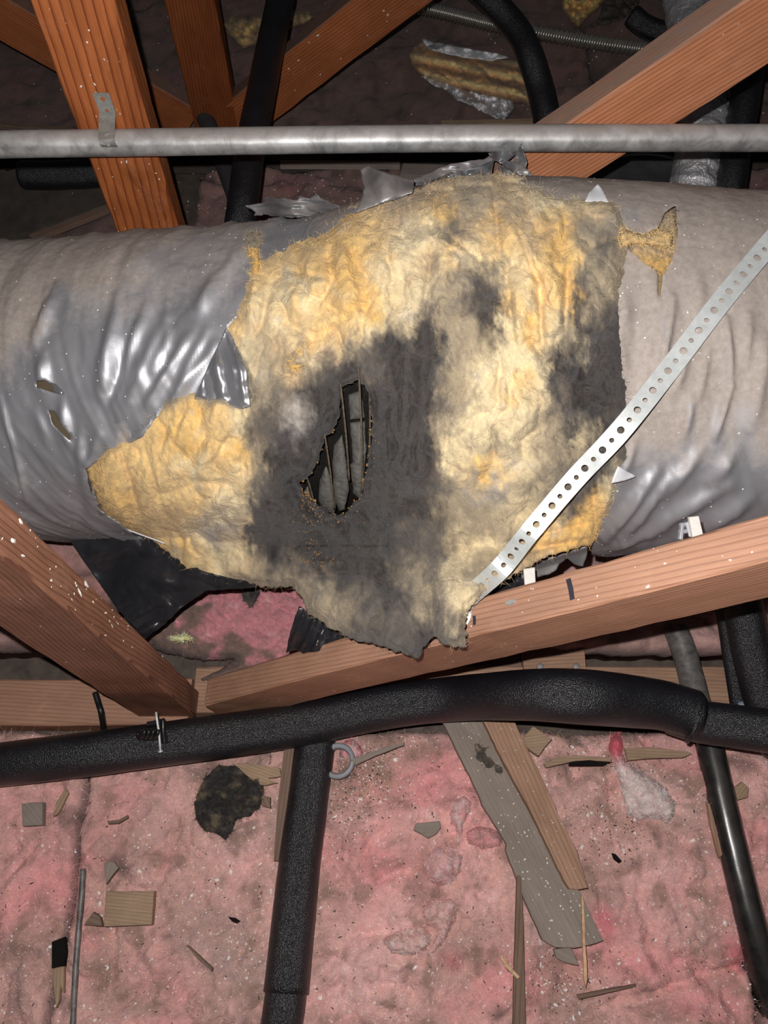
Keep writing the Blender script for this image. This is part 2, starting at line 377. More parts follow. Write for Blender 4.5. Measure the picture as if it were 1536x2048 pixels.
def prism(name, pts, thick, mat, parent=None, axis=None, smooth=False, jit=0.0):
    """flat piece from a 3-D outline (top side); extruded downwards; local X = long direction"""
    p = np.asarray(pts, float); n = len(p); ctr = p.mean(0)
    if axis is None:
        q = p - ctr; u, s, vt = np.linalg.svd(q); X = vt[0]
    else: X = np.asarray(axis, float)
    X = X / np.linalg.norm(X); nn = np.zeros(3)
    for i in range(n): nn += np.cross(p[i] - ctr, p[(i + 1) % n] - ctr)
    nn /= np.linalg.norm(nn)
    if nn[2] < 0: p = p[::-1]; nn = -nn
    Y = np.cross(nn, X); Y /= np.linalg.norm(Y); X = np.cross(Y, nn); R = np.stack([X, Y, nn], 1)
    b = min(0.0008, thick * 0.3); inn = p + (ctr - p) * 0.0
    d = ctr - p; d /= np.linalg.norm(d, axis=1)[:, None]
    top = p + d * b; mid = p - nn * b; bot = p - nn * thick
    v = np.vstack([top, mid, bot]); f = [tuple(range(n))]
    for a, c in ((0, n), (n, 2 * n)):
        for i in range(n):
            k = (i + 1) % n; f.append((a + k, a + i, c + i, c + k))
    f.append(tuple(reversed(range(2 * n, 3 * n))))
    return mk(name, v, f, mat, parent, smooth=smooth, rot=R, origin=bot.mean(0))

def relief(name, poly, depth, mat, parent=None, step=4.0, thick=0.02, edge=40.0, back=0.004, rag=2.0, ragstep=8,
           bumpf=None, colf=None, holes=(), seed=0, smooth=True, minp=0.0, keep=None):
    """a body with a free outline: front skin swells by 'thick' away from its edge, back skin lies 'back' behind the carrier surface.
    depth(px,py) gives the carrying surface, so every piece sits at its own distance with its own thickness."""
    rp = rough(poly, ragstep, rag, seed); rh = [rough(h, ragstep, rag, seed + 5) for h in holes]
    a = np.array(rp); x0, y0 = a.min(0) - step; x1, y1 = a.max(0) + step
    xs = np.arange(x0, x1 + step, step); ys = np.arange(y0, y1 + step, step); X, Y = np.meshgrid(xs, ys)
    Xc = (X[:-1, :-1] + X[1:, 1:]) / 2; Yc = (Y[:-1, :-1] + Y[1:, 1:]) / 2
    ins = inside(rp, Xc, Yc)
    for h in rh: ins &= ~inside(h, Xc, Yc)
    ny, nx = X.shape; used = np.zeros((ny, nx), bool); miss = np.zeros((ny, nx), bool)
    full = np.zeros((ny + 1, nx + 1), bool); full[1:ny, 1:nx] = ins
    for dy in (0, 1):
        for dx in (0, 1):
            c = full[dy:dy + ny, dx:dx + nx]; used |= c; miss |= ~c
    D, QX, QY = poly_near(rp, X, Y); DH = np.full_like(D, 1e9)
    for h in rh:
        d2, hx, hy = poly_near(h, X, Y); m = d2 < D; QX = np.where(m, hx, QX); QY = np.where(m, hy, QY); D = np.minimum(D, d2); DH = np.minimum(DH, d2)
    bd = used & miss
    X = np.where(bd & (D < 1.6 * step), QX, X); Y = np.where(bd & (D < 1.6 * step), QY, Y); D = np.where(bd, 0.0, D)
    px, py, sd = X[used], Y[used], D[used]
    idx = -np.ones((ny, nx), int); idx[used] = np.arange(used.sum()); nv = int(used.sum())
    dep = depth(px, py)
    t = np.clip(sd / edge, 0, 1); prof = np.sqrt(np.clip(1 - (1 - t) ** 2, 0, 1))
    tk = thick(px, py) if callable(thick) else thick
    fr = dep - tk * prof
    if bumpf is not None: fr = fr - bumpf(px, py, sd) * (minp + (1 - minp) * sm(0, edge * 0.5, sd))
    bk = dep + back
    vf = P(px, py, fr); vb = P(px, py, bk)
    ii, jj = np.nonzero(ins); A = idx[ii, jj]; B = idx[ii, jj + 1]; C = idx[ii + 1, jj + 1]; E = idx[ii + 1, jj]
    quads = np.stack([A, E, C, B], 1); f = quads.tolist() + (quads[:, ::-1] + nv).tolist()
    def rim(mask, a_, b_):
        k = np.nonzero(mask)[0]; return [(int(a_[q]), int(b_[q]), int(b_[q]) + nv, int(a_[q]) + nv) for q in k]
    fu = np.zeros((ins.shape[0] + 2, ins.shape[1] + 2), bool); fu[1:-1, 1:-1] = ins
    f += rim(~fu[ii, jj + 1], A, B); f += rim(~fu[ii + 1, jj + 2], B, C); f += rim(~fu[ii + 2, jj + 1], C, E); f += rim(~fu[ii + 1, jj], E, A)
    col = None
    if colf is not None:
        c = colf(px, py, sd); col = np.vstack([c, c * 0.9])
    o = mk(name, np.vstack([vf, vb]), f, mat, parent, col=col, smooth=smooth)
    o_data = dict(px=px, py=py, v=vf, col=None if col is None else col[:nv], sd=sd)
    return o, o_data
def idw(ctrl, pw=2.0):
    c = np.array(ctrl, float)
    def f(px, py):
        wsum = 0; s = 0
        for x, y, d in c:
            q = 1.0 / (((px - x) ** 2 + (py - y) ** 2) + 30.0) ** (pw / 2); wsum = wsum + q; s = s + q * d
        return s / wsum
    return f
def flakes(name, pts, nrm, sizes, mat, parent=None, elong=1.0, dirs=None, thick=0.3, kind='stuff', label=None, cat=None):
    """many tiny raised chips joined as one body"""
    V = []; Fc = []; rg = np.random.default_rng(len(pts) + 11)
    for i in range(len(pts)):
        p = pts[i]; n = nrm[i] / (np.linalg.norm(nrm[i]) + 1e-9); s = sizes[i]
        a = dirs[i] if dirs is not None else rg.normal(size=3); a = a - n * (a @ n); a /= (np.linalg.norm(a) + 1e-9); b = np.cross(n, a)
        e = elong if np.isscalar(elong) else elong[i]; k = 5; o = len(V)
        for j in range(k):
            th = 2 * math.pi * j / k + rg.uniform(-0.3, 0.3); r = s * rg.uniform(0.6, 1.15)
            V.append(p + a * (r * e * math.cos(th)) + b * (r * math.sin(th)) - n * s * 0.15)
        V.append(p + n * s * thick); V.append(p - n * s * 0.3)
        for j in range(k):
            q = (j + 1) % k; Fc.append((o + j, o + q, o + k)); Fc.append((o + q, o + j, o + k + 1))
    o = mk(name, np.array(V), Fc, mat, parent, smooth=False)
    return tag(o, label, cat, None, kind)
def hairs(name, data, n, length, mat, parent, width=0.00028, lift=0.35, edge_bias=0.0, colgain=1.15, seed=1, label=None):
    """loose glass fibres standing off a fibre surface"""
    rg = np.random.default_rng(seed); v = data['v']; m = len(v)
    pr = np.ones(m); 
    if edge_bias: pr = 1 + edge_bias * np.exp(-data['sd'] / 8.0)
    pr = pr / pr.sum(); pick = rg.choice(m, n, p=pr)
    base = v[pick]; toc = np.array([0, 0, H]) - base; toc /= np.linalg.norm(toc, axis=1)[:, None]
    dr = rg.normal(size=(n, 3)); dr -= toc * (dr * toc).sum(1)[:, None]; dr /= np.linalg.norm(dr, axis=1)[:, None]
    sp = np.array([0.1, 0.3, -1.0]); dr = dr + sp * rg.uniform(-0.9, 0.9, n)[:, None]; dr /= np.linalg.norm(dr, axis=1)[:, None]
    cv = np.cross(dr, toc); L = length * rg.uniform(0.4, 1.5, n); bend = rg.uniform(-0.8, 0.8, n); lf = rg.uniform(0.05, 1.0, n) * lift
    K = 4; V = np.zeros((n, K, 2, 3)); sidev = cv / np.linalg.norm(cv, axis=1)[:, None]
    for k in range(K):
        t = k / (K - 1); p = base + dr * (L * t)[:, None] + cv * (L * bend * t * t)[:, None] + toc * (0.0004 + L * lf * math.sin(t * 2.6))[:, None]
        wd = width * (1 - 0.7 * t); V[:, k, 0] = p - sidev * wd; V[:, k, 1] = p + sidev * wd
    V = V.reshape(-1, 3); f = []
    for i in range(n):
        o = i * K * 2
        for k in range(K - 1): f.append((o + 2 * k, o + 2 * k + 1, o + 2 * k + 3, o + 2 * k + 2))
    col = np.repeat(np.clip(data['col'][pick] * colgain * rg.uniform(0.75, 1.35, n)[:, None], 0, 1), K * 2, 0)
    o = mk(name, V, f, mat, parent, col=col)
    return tag(o, label, None, None, 'stuff')

# ---------------------------------------------------------------- the setting: floor under everything
def grid(name, x0, x1, y0, y1, nx, ny, zf, mat, colf=None, parent=None, edge=None, skirt=0.0):
    X, Y = np.meshgrid(np.linspace(x0, x1, nx), np.linspace(y0, y1, ny))
    if edge is not None: X, Y = edge(X, Y)
    Z = zf(X, Y); v = np.stack([X, Y, Z], -1).reshape(-1, 3)
    a = np.arange(nx * ny).reshape(ny, nx); q = np.stack([a[:-1, :-1], a[:-1, 1:], a[1:, 1:], a[1:, :-1]], -1).reshape(-1, 4).tolist()
    if skirt:
        bd = np.concatenate([a[0, :], a[1:, -1], a[-1, -2::-1], a[-2:0:-1, 0]]); n = len(v)
        low = v[bd].copy(); low[:, 2] = skirt; v = np.vstack([v, low]); m = len(bd)
        for i in range(m): k = (i + 1) % m; q.append((int(bd[k]), int(bd[i]), n + i, n + k))
        q.append(tuple(n + i for i in reversed(range(m))))
    col = None if colf is None else colf(v)
    return mk(name, v, q, mat, parent, col=col)
fo = grid('floor', -2.6, 2.6, -0.9, 3.8, 60, 60, lambda x, y: -0.075 + 0.001 * perlin(x * 9, y * 9, 1), M_floor, skirt=-0.09)
tag(fo, kind='structure')

# pink batts: one height field, cut into separate blankets at the seams
BUMPS = [  # (px, py, rx, ry, height m)
    (60, 1750, 60, 150, .010), (240, 1600, 60, 120, .008), (380, 1800, 90, 120, .006), (470, 1950, 80, 80, .006),
    (720, 1760, 55, 70, .014), (690, 1660, 45, 60, .007), (800, 1890, 50, 80, .010), (740, 1960, 70, 60, .016), (840, 1830, 50, 50, .010),
    (890, 1730, 34, 36, .018), (885, 1820, 38, 38, .014), (830, 1560, 60, 50, .007), (930, 1600, 40, 60, .011), (975, 1680, 36, 18, .013),
    (960, 1790, 50, 70, .008), (1080, 1950, 80, 60, .006), (1300, 1720, 110, 110, .012), (1300, 1940, 90, 50, .016), (1380, 1830, 60, 100, .009),
    (1180, 1620, 60, 60, .004), (1480, 1700, 40, 120, .010), (1420, 2010, 100, 45, .012), (1250, 1840, 40, 60, .006),
    (640, 1900, 30, 90, -.006), (1140, 1920, 40, 60, -.010), (1240, 1480, 60, 20, .004)]
CREASE = [  # dark folds
    (850, 1700, 830, 1760, 10, -.008), (905, 1690, 915, 1775, 8, -.007), (850, 1790, 860, 1880, 9, -.007), (925, 1800, 895, 1900, 9, -.008), (700, 1870, 840, 1865, 9, -.007),
    (850, 1920, 780, 1900, 8, -.005), (1040, 1860, 1130, 1960, 14, -.008), (1110, 1940, 1290, 1900, 12, -.006),
    (1250, 2000, 1400, 1955, 9, -.014), (1400, 1955, 1540, 1925, 9, -.014), (1160, 2048, 1250, 2000, 9, -.012),
    (640, 1960, 720, 1860, 9, -.006), (20, 1600, 30, 1900, 10, -.004), (200, 1700, 215, 1860, 12, -.006), (350, 1640, 345, 1720, 8, -.006), (370, 1620, 375, 1700, 8, -.006), (1230, 1500, 1290, 1640, 12, -.004)]
def floorz(x, y):
    x = np.asarray(x, float); y = np.asarray(y, float)
    q = np.stack([x, y, np.zeros_like(x)], -1); px, py, _ = proj(q)
    z = 0.010 * fbm(x * 5, y * 5, 2.0, 3) + 0.0055 * fbm(x * 19, y * 19, 4.0, 4, 0.6) + 0.0016 * fbm(x * 95, y * 95, 8, 3, 0.65)
    z = z - 0.0035 * np.maximum(0, ridged(x * 11 + 2 * perlin(x * 6, y * 6, 1), y * 11, 3.0, 2) - 0.9)
    bx = x + 0.03 * perlin(x * 8, y * 8, 21); by_ = y + 0.03 * perlin(x * 8, y * 8, 27)
    z = z + 0.034 * (np.abs(perlin(bx * 8, by_ * 8, 33)) ** 0.75 - 0.25) + 0.020 * (np.abs(perlin(bx * 19, by_ * 19, 37)) ** 0.8 - 0.25) + 0.007 * np.abs(perlin(bx * 48, by_ * 48, 39))
    near = (y < 0.24)
    z = z + np.where(near, bump_sum(px, py, BUMPS) + ridge_sum(px, py, CREASE), 0.006 * fbm(x * 9, y * 9, 12, 3))
    z = z - 0.02 * sm(0.10, 0.215, y) * near
    return z - 0.008
def fdepth(px, py, up=0.0):
    px = np.asarray(px, float); py = np.asarray(py, float); z = np.zeros_like(px)
    for _ in range(4):
        q = PZ(px, py, z); z = floorz(q[..., 0], q[..., 1]) + up
    t = (py - 1024) / F; return (H - z) / (SP + t * CP)
SALM = lin((200, 158, 150)); PINK = lin((224, 148, 150)); HOT = lin((204, 92, 108)); LPINK = lin((234, 182, 178)); BRN = lin((142, 115, 104)); DRK = lin((88, 70, 66)); GRYP = lin((166, 142, 136))
CSP = [  # colour patches on the batts: px, py, rx, ry, colour, strength
    (950, 1590, 70, 90, PINK, .8), (870, 1545, 45, 70, PINK, .9), (860, 1640, 60, 30, LPINK, .7), (740, 1720, 70, 80, PINK, .9), (700, 1640, 60, 50, LPINK, .8), (890, 1735, 32, 32, PINK, .9),
    (770, 1860, 70, 90, LPINK, .8), (690, 1950, 70, 90, LPINK, .7), (760, 1980, 90, 50, LPINK, .6), (1060, 1980, 50, 60, PINK, .8), (1290, 1930, 110, 55, PINK, .9), (1480, 1910, 45, 35, HOT, .8),
    (1200, 1845, 22, 35, HOT, .7), (1300, 1740, 110, 90, LPINK, .5), (1370, 1850, 70, 60, LPINK, .4), (1430, 2010, 110, 40, PINK, .9), (1200, 1590, 90, 90, SALM, .5), (905, 1915, 26, 20, HOT, .7), (980, 1540, 16, 60, PINK, .6),
    (70, 1600, 80, 90, SALM, .6), (60, 1740, 70, 90, PINK, .4), (240, 1610, 70, 60, PINK, .45), (300, 1790, 60, 60, SALM, .6), (330, 1950, 80, 70, PINK, .35), (180, 1890, 30, 28, PINK, .7), (400, 1700, 80, 60, SALM, .7), (330, 1720, 30, 25, HOT, .25),
    (720, 1550, 80, 70, BRN, .75), (800, 1500, 90, 30, BRN, .7), (700, 1640, 25, 80, BRN, .5), (660, 1700, 18, 60, BRN, .6), (1120, 1960, 70, 60, BRN, .75), (1160, 1760, 50, 70, BRN, .6), (1260, 1650, 60, 25, BRN, .7), (1440, 1820, 25, 50, BRN, .5),
    (880, 1890, 40, 60, BRN, .6), (840, 1760, 22, 70, DRK, .5), (1120, 2020, 120, 40, GRYP, .6), (640, 1950, 30, 90, BRN, .55), (220, 1940, 50, 90, BRN, .7), (60, 1900, 60, 60, DRK, .35), (430, 1930, 60, 80, GRYP, .6), (300, 2030, 120, 30, GRYP, .7),
    (470, 1700, 60, 60, GRYP, .5), (210, 1730, 30, 60, BRN, .6), (350, 1660, 30, 50, BRN, .5), (480, 1500, 100, 30, BRN, .6), (250, 1520, 90, 20, BRN, .4), (1200, 1520, 100, 20, BRN, .65), (1430, 1560, 30, 60, BRN, .3), (1500, 1800, 60, 100, PINK, .4),
    (950, 1880, 45, 50, SALM, .8), (980, 1760, 60, 60, LPINK, .3), (1260, 1570, 30, 20, HOT, .3)]
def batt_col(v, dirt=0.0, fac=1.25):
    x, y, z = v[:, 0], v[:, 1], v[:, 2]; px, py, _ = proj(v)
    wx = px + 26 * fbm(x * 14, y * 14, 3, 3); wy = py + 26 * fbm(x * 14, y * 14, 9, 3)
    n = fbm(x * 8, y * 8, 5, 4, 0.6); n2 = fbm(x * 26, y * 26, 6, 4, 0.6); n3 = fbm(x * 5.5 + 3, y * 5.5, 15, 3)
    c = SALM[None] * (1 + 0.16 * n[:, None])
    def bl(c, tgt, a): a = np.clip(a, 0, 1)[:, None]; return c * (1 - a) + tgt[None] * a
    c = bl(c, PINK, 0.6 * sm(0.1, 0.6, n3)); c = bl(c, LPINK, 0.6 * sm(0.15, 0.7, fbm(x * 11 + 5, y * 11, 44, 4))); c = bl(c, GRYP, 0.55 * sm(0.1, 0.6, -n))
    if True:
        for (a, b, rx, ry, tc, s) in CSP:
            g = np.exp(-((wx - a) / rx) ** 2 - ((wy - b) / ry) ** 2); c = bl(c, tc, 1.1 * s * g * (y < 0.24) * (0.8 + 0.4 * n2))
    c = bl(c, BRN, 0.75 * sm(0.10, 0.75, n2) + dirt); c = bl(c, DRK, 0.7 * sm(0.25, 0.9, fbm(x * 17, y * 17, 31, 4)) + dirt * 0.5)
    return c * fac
def seam(px, s):   # wavy seam
    return lambda X, Y: X
BY0, BY1 = -0.52, 0.20
def mkbatt(x0, x1, y0, y1, sp, label, dirt=0.0, fac=1.45, seed=0, drop=0.012, fibres=0):
    nx = int((x1 - x0) / sp) + 1; ny = int((y1 - y0) / sp) + 1
    def zf(X, Y):
        e = np.minimum(np.minimum(X - x0, x1 - X), np.minimum(Y - y0, y1 - Y)); e = np.clip(e / 0.02, 0, 1)
        return floorz(X, Y) - drop * (1 - np.sqrt(np.clip(1 - (1 - e) ** 2, 0, 1)))
    def edge(X, Y):
        wv = 0.006 * fbm(X * 22 + seed, Y * 22, seed, 3); s = np.where((X < x0 + 0.03), 1, 0) - np.where((X > x1 - 0.03), 1, 0)
        s2 = np.where((Y < y0 + 0.03), 1, 0) - np.where((Y > y1 - 0.03), 1, 0)
        return X + s * np.abs(wv) * 0.8, Y + s2 * np.abs(wv)
    def cf(v):
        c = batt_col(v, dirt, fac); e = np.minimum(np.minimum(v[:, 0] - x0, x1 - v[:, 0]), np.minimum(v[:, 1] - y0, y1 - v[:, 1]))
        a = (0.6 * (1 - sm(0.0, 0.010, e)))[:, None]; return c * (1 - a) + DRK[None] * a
    o = grid('insulation_batt', x0, x1, y0, y1, nx, ny, zf, M_pink, cf, edge=edge, skirt=-0.074)
    tag(o, label, 'insulation', 'pink insulation batts'); nb = nx * ny
    if fibres:
        vv = np.array([c.co[:] for c in o.data.vertices[:nb]]) + np.array(o.location); cc = cf(vv)
        px, py, _ = proj(vv); m = (px > -20) & (px < 1560) & (py > 1380) & (py < 2070)
        if m.sum() > 50:
            h = hairs('loose_fibres', dict(v=vv[m], col=cc[m], sd=np.full(m.sum(), 50.0)), fibres, 0.010, M_fuzz, o, 0.00022, 0.22, seed=seed + 3)
            h.location = tuple(np.array(h.location) - 0.0)
    return o
mkbatt(-0.95, -0.433, BY0, BY1, 0.0042, 'dusty salmon pink batt at the bottom left, left of the thin dark rod', seed=1, fibres=2500)
mkbatt(-0.430, -0.137, BY0, BY1, 0.0034, 'dusty pink batt under the tan square block, left of the lower foam pipe', seed=2, fibres=5000)
mkbatt(-0.134, 0.483, BY0, BY1, 0.0036, 'bright pink folded batt right of the lower foam-covered pipe, under the grey plank', seed=3, fibres=9000)
mkbatt(0.487, 1.0, BY0, BY1, 0.0042, 'pink batt right of the glossy black steel pipe at the bottom right', seed=4, fibres=1500)
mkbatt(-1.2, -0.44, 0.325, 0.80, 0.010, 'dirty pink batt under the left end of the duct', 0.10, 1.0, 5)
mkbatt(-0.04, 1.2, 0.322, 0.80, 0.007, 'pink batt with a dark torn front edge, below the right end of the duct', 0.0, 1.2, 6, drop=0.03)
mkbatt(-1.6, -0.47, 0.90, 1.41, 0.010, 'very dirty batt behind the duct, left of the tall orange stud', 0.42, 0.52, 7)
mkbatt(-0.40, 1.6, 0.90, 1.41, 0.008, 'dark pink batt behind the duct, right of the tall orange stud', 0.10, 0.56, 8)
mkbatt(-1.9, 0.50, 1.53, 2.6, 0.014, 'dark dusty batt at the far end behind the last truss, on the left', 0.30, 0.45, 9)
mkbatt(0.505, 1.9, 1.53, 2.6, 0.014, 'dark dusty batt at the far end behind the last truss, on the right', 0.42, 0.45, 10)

# ---------------------------------------------------------------- trusses
def wood_flecks(name, parent, ax, p0, p1, y, z_off, n, mat, smin, smax, el, face='front', rnd=5, halfw=0.04):
    rg = np.random.default_rng(rnd); p0, p1 = np.array(p0, float), np.array(p1, float); X = (p1 - p0) / np.linalg.norm(p1 - p0)
    Yd = np.array([0, 1.0, 0]); Zd = np.cross(X, Yd); L = np.linalg.norm(p1 - p0); pts = []; nr = []
    for i in range(n):
        s = rg.uniform(0.02, 0.98) * L
        if face == 'front': pts.append(p0 + X * s + Zd * rg.uniform(-halfw, halfw) - Yd * (0.0190 + 0.0006)); nr.append(-Yd)
        else:
            sg = 1 if face == 'top' else -1
            pts.append(p0 + X * s + Zd * sg * (0.0445 + 0.0006) + Yd * rg.uniform(-0.017, 0.017)); nr.append(Zd * sg)
    sz = rg.uniform(smin, smax, n) * np.where(rg.random(n) < 0.12, 1.8, 1); dirs = np.array([X + rg.normal(size=3) * 0.25 for _ in range(n)])
    return flakes(name, pts, nr, sz, mat, parent, elong=rg.uniform(1, el, n), dirs=dirs, thick=0.25)
# near truss
tA = thing('roof_truss', (-0.33, 0.242, -0.02), 'nearest wooden truss, in front of the duct, stud and web meeting in a V', 'truss', 'wooden roof trusses')
YA = 0.242
vA0, vA1 = (-0.3335, YA, -0.019), (-0.3375, YA, 0.98)
studA = beam('stud', vA0, vA1, 0.089, 0.038, M_woodA2, tA)
s45 = math.radians(44.65); nrmA = np.array([-math.sin(s45), 0, math.cos(s45)]); dirA = np.array([math.cos(s45), 0, math.sin(s45)])
tpA = np.array([0, YA, 0.3135]); c0 = tpA - nrmA * 0.0445
pA0 = c0 + dirA * (-0.392); pA1 = c0 + dirA * 0.78
webA = beam('slanting_web', pA0, pA1, 0.089, 0.038, M_woodA, tA, cut0=0.082, nseg=40)
beam('bottom_plate', (-1.5, 0.244, -0.043), (-0.30, 0.244, -0.043), 0.046, 0.070, M_woodA, tA, nseg=30)
beam('bottom_plate', (-0.296, 0.264, -0.045), (1.3, 0.268, -0.045), 0.046, 0.070, M_plank_brown, tA, nseg=30)
wood_flecks('plaster_fleck', tA, 0, vA0, vA1, 0, 0, 90, M_fleck, 0.0006, 0.0016, 4.0, 'bottom', 5)
wood_flecks('plaster_fleck', tA, 0, vA0, vA1, 0, 0, 26, M_fleck, 0.0005, 0.0012, 3.5, 'top', 15)
wood_flecks('plaster_fleck', tA, 0, vA0, vA1, 0, 0, 30, M_fleck, 0.0004, 0.0010, 3.0, 'front', 6)
wood_flecks('plaster_fleck', tA, 0, pA0, pA1, 0, 0, 45, M_fleck, 0.0004, 0.0011, 2.0, 'top', 7)
wood_flecks('plaster_fleck', tA, 0, pA0, pA1, 0, 0, 30, M_fleck, 0.0004, 0.0010, 2.0, 'front', 8)
# ink strokes and a nail head on the top face of the slanting web
def on_web(px, py):
    """pixel ray to the top face of the slanting web"""
    t = (py - 1024) / F; r = FV + (px - 768) / F * RV - t * UV; o_ = np.array([0, 0, H]); k = ((tpA - o_) @ nrmA) / (r @ nrmA); return o_ + r * k
for (a, b, wd) in (((1137, 1158), (1146, 1199), 0.0024), ((949, 1232), (950, 1250), 0.0018)):
    q0, q1 = on_web(*a), on_web(*b); dd = (q1 - q0) / np.linalg.norm(q1 - q0); sd_ = np.cross(dd, nrmA) * wd
    prism('ink_stroke', [q0 - sd_ + nrmA * .0012, q0 + sd_ + nrmA * .0012, (q0 + q1) / 2 + sd_ * 0.9 + nrmA * .0012, q1 + sd_ * 1.1 + nrmA * .0012, q1 - sd_ * 0.8 + nrmA * .0012, (q0 + q1) / 2 - sd_ * 1.2 + nrmA * .0012], 0.001, M_ink, tA)
q = on_web(1022, 1205); th = np.linspace(0, 2 * np.pi, 12, endpoint=False)
prism('nail_head', [q + nrmA * .002 + dirA * (0.0065 * math.cos(t_)) + np.array([0, 1, 0]) * 0.003 * math.sin(t_) for t_ in th], 0.002, M_galv, tA)
# middle truss
YB = 0.852
tB = thing('roof_truss', (-0.335, YB, -0.04), 'middle wooden truss behind the duct, tall orange-brown stud carrying the steel pipe', 'truss', 'wooden roof trusses')
vB0, vB1 = (-0.348, YB, -0.05), (-0.321, YB, 1.00)
beam('stud', vB0, vB1, 0.089, 0.038, M_woodB, tB, nseg=36)
s42 = math.radians(42.3); nB = np.array([-math.sin(s42), 0, math.cos(s42)]); dB = np.array([math.cos(s42), 0, math.sin(s42)])
cB = np.array([0.280, YB, 0.583]) - nB * 0.0445
pB0, pB1 = cB - dB * 0.80, cB + dB * 0.50
beam('slanting_web', pB0, pB1, 0.089, 0.038, M_woodB2, tB, nseg=36)
beam('bottom_plate', (-1.5, YB, -0.045), (1.5, YB, -0.045), 0.050, 0.070, M_ply, tB, nseg=30)
wood_flecks('plaster_fleck', tB, 0, vB0, vB1, 0, 0, 70, M_fleck, 0.0006, 0.0013, 2.5, 'front', 9)
wood_flecks('plaster_fleck', tB, 0, vB0, vB1, 0, 0, 60, M_splin, 0.0006, 0.0012, 1.5, 'front', 10)
wood_flecks('plaster_fleck', tB, 0, pB0, pB1, 0, 0, 120, M_fleck, 0.0007, 0.0016, 3.5, 'front', 11)
# far truss
YC = 1.462
tC = thing('roof_truss', (-0.36, YC, -0.05), 'farthest truss at the top of the picture, dark red-brown stud with webs to both sides', 'truss', 'wooden roof trusses')
beam('stud', (-0.360, YC, 0.0), (-0.350, YC, 1.0), 0.092, 0.038, M_woodC, tC)
s34 = math.radians(37); nC = np.array([-math.sin(s34), 0, math.cos(s34)]); dC = np.array([math.cos(s34), 0, math.sin(s34)])
cC = np.array([-0.085, YC, 0.194]) + nC * 0.0445
beam('slanting_web', cC - dC * 0.26, cC + dC * 0.75, 0.089, 0.038, M_woodC2, tC)
cL = np.array([-0.69, YC, 0.220]); dL = np.array([math.cos(s34), 0, -math.sin(s34)]); nL = np.array([math.sin(s34), 0, math.cos(s34)])
beam('slanting_web', cL + nL * 0.045 - dL * 0.75, cL + nL * 0.045 + dL * 0.31, 0.089, 0.038, M_woodC2, tC)
beam('bottom_plate', (-1.9, YC, -0.005), (1.9, YC, -0.005), 0.060, 0.075, M_ply, tC, nseg=30)
wood_flecks('plaster_fleck', tC, 0, cC - dC * 0.2, cC + dC * 0.6, 0, 0, 30, M_fleck, 0.0008, 0.0018, 2.5, 'front', 12)

# ---------------------------------------------------------------- the duct
duct = thing('flexible_duct', (0.0, 0.55, 0.02), 'big grey insulated air duct crossing the picture, torn open over a scorched hole', 'duct')
KX = [-700, 0, 300, 550, 700, 850, 1000, 1200, 1536, 2200]
KT = [515, 497, 478, 458, 442, 398, 378, 386, 408, 420]
KB = [1080, 1085, 1092, 1108, 1112, 1116, 1116, 1118, 1125, 1140]
KR = [.206, .206, .207, .210, .213, .220, .224, .222, .217, .215]
yc = (np.array(KT) + np.array(KB)) / 2.0; hf = (np.array(KB) - np.array(KT)) / 2.0
dd = F * np.array(KR) / hf * 1.03
axis = P(np.array(KX, float), yc, dd)
NU = 560
AX = catmull(axis, NU); RR = np.interp(np.linspace(0, 1, NU), np.linspace(0, 1, len(KR)), KR)
k_ = np.ones(41) / 41; pad = np.pad(AX, ((20, 20), (0, 0)), 'edge'); AX = np.stack([np.convolve(pad[:, i], k_, 'valid') for i in range(3)], 1)
# parameter: angle measured around the axis, fine on the side that faces the room
T_, A_, B_ = frames(AX)
toC = np.array([0, 0, H]) - AX; toC -= T_ * (toC * T_).sum(1)[:, None]; toC /= np.linalg.norm(toC, axis=1)[:, None]
SD = np.cross(T_, toC)
a_f = np.linspace(-math.radians(112), math.radians(112), 290); a_b = np.linspace(math.radians(112), math.radians(248), 42)[1:-1]
ANG = np.concatenate([a_f, a_b]); NV = len(ANG)
def duct_pts(off):
    r = RR[:, None] + off
    return AX[:, None] + r[..., None] * (toC[:, None] * np.cos(ANG)[None, :, None] + SD[:, None] * np.sin(ANG)[None, :, None])
base = duct_pts(np.zeros((NU, NV)))
fpx, fpy, fd = proj(base.reshape(-1, 3)); fpx = fpx.reshape(NU, NV); fpy = fpy.reshape(NU, NV)
front = (np.abs(ANG) < math.radians(100))[None, :] * np.ones((NU, 1), bool)
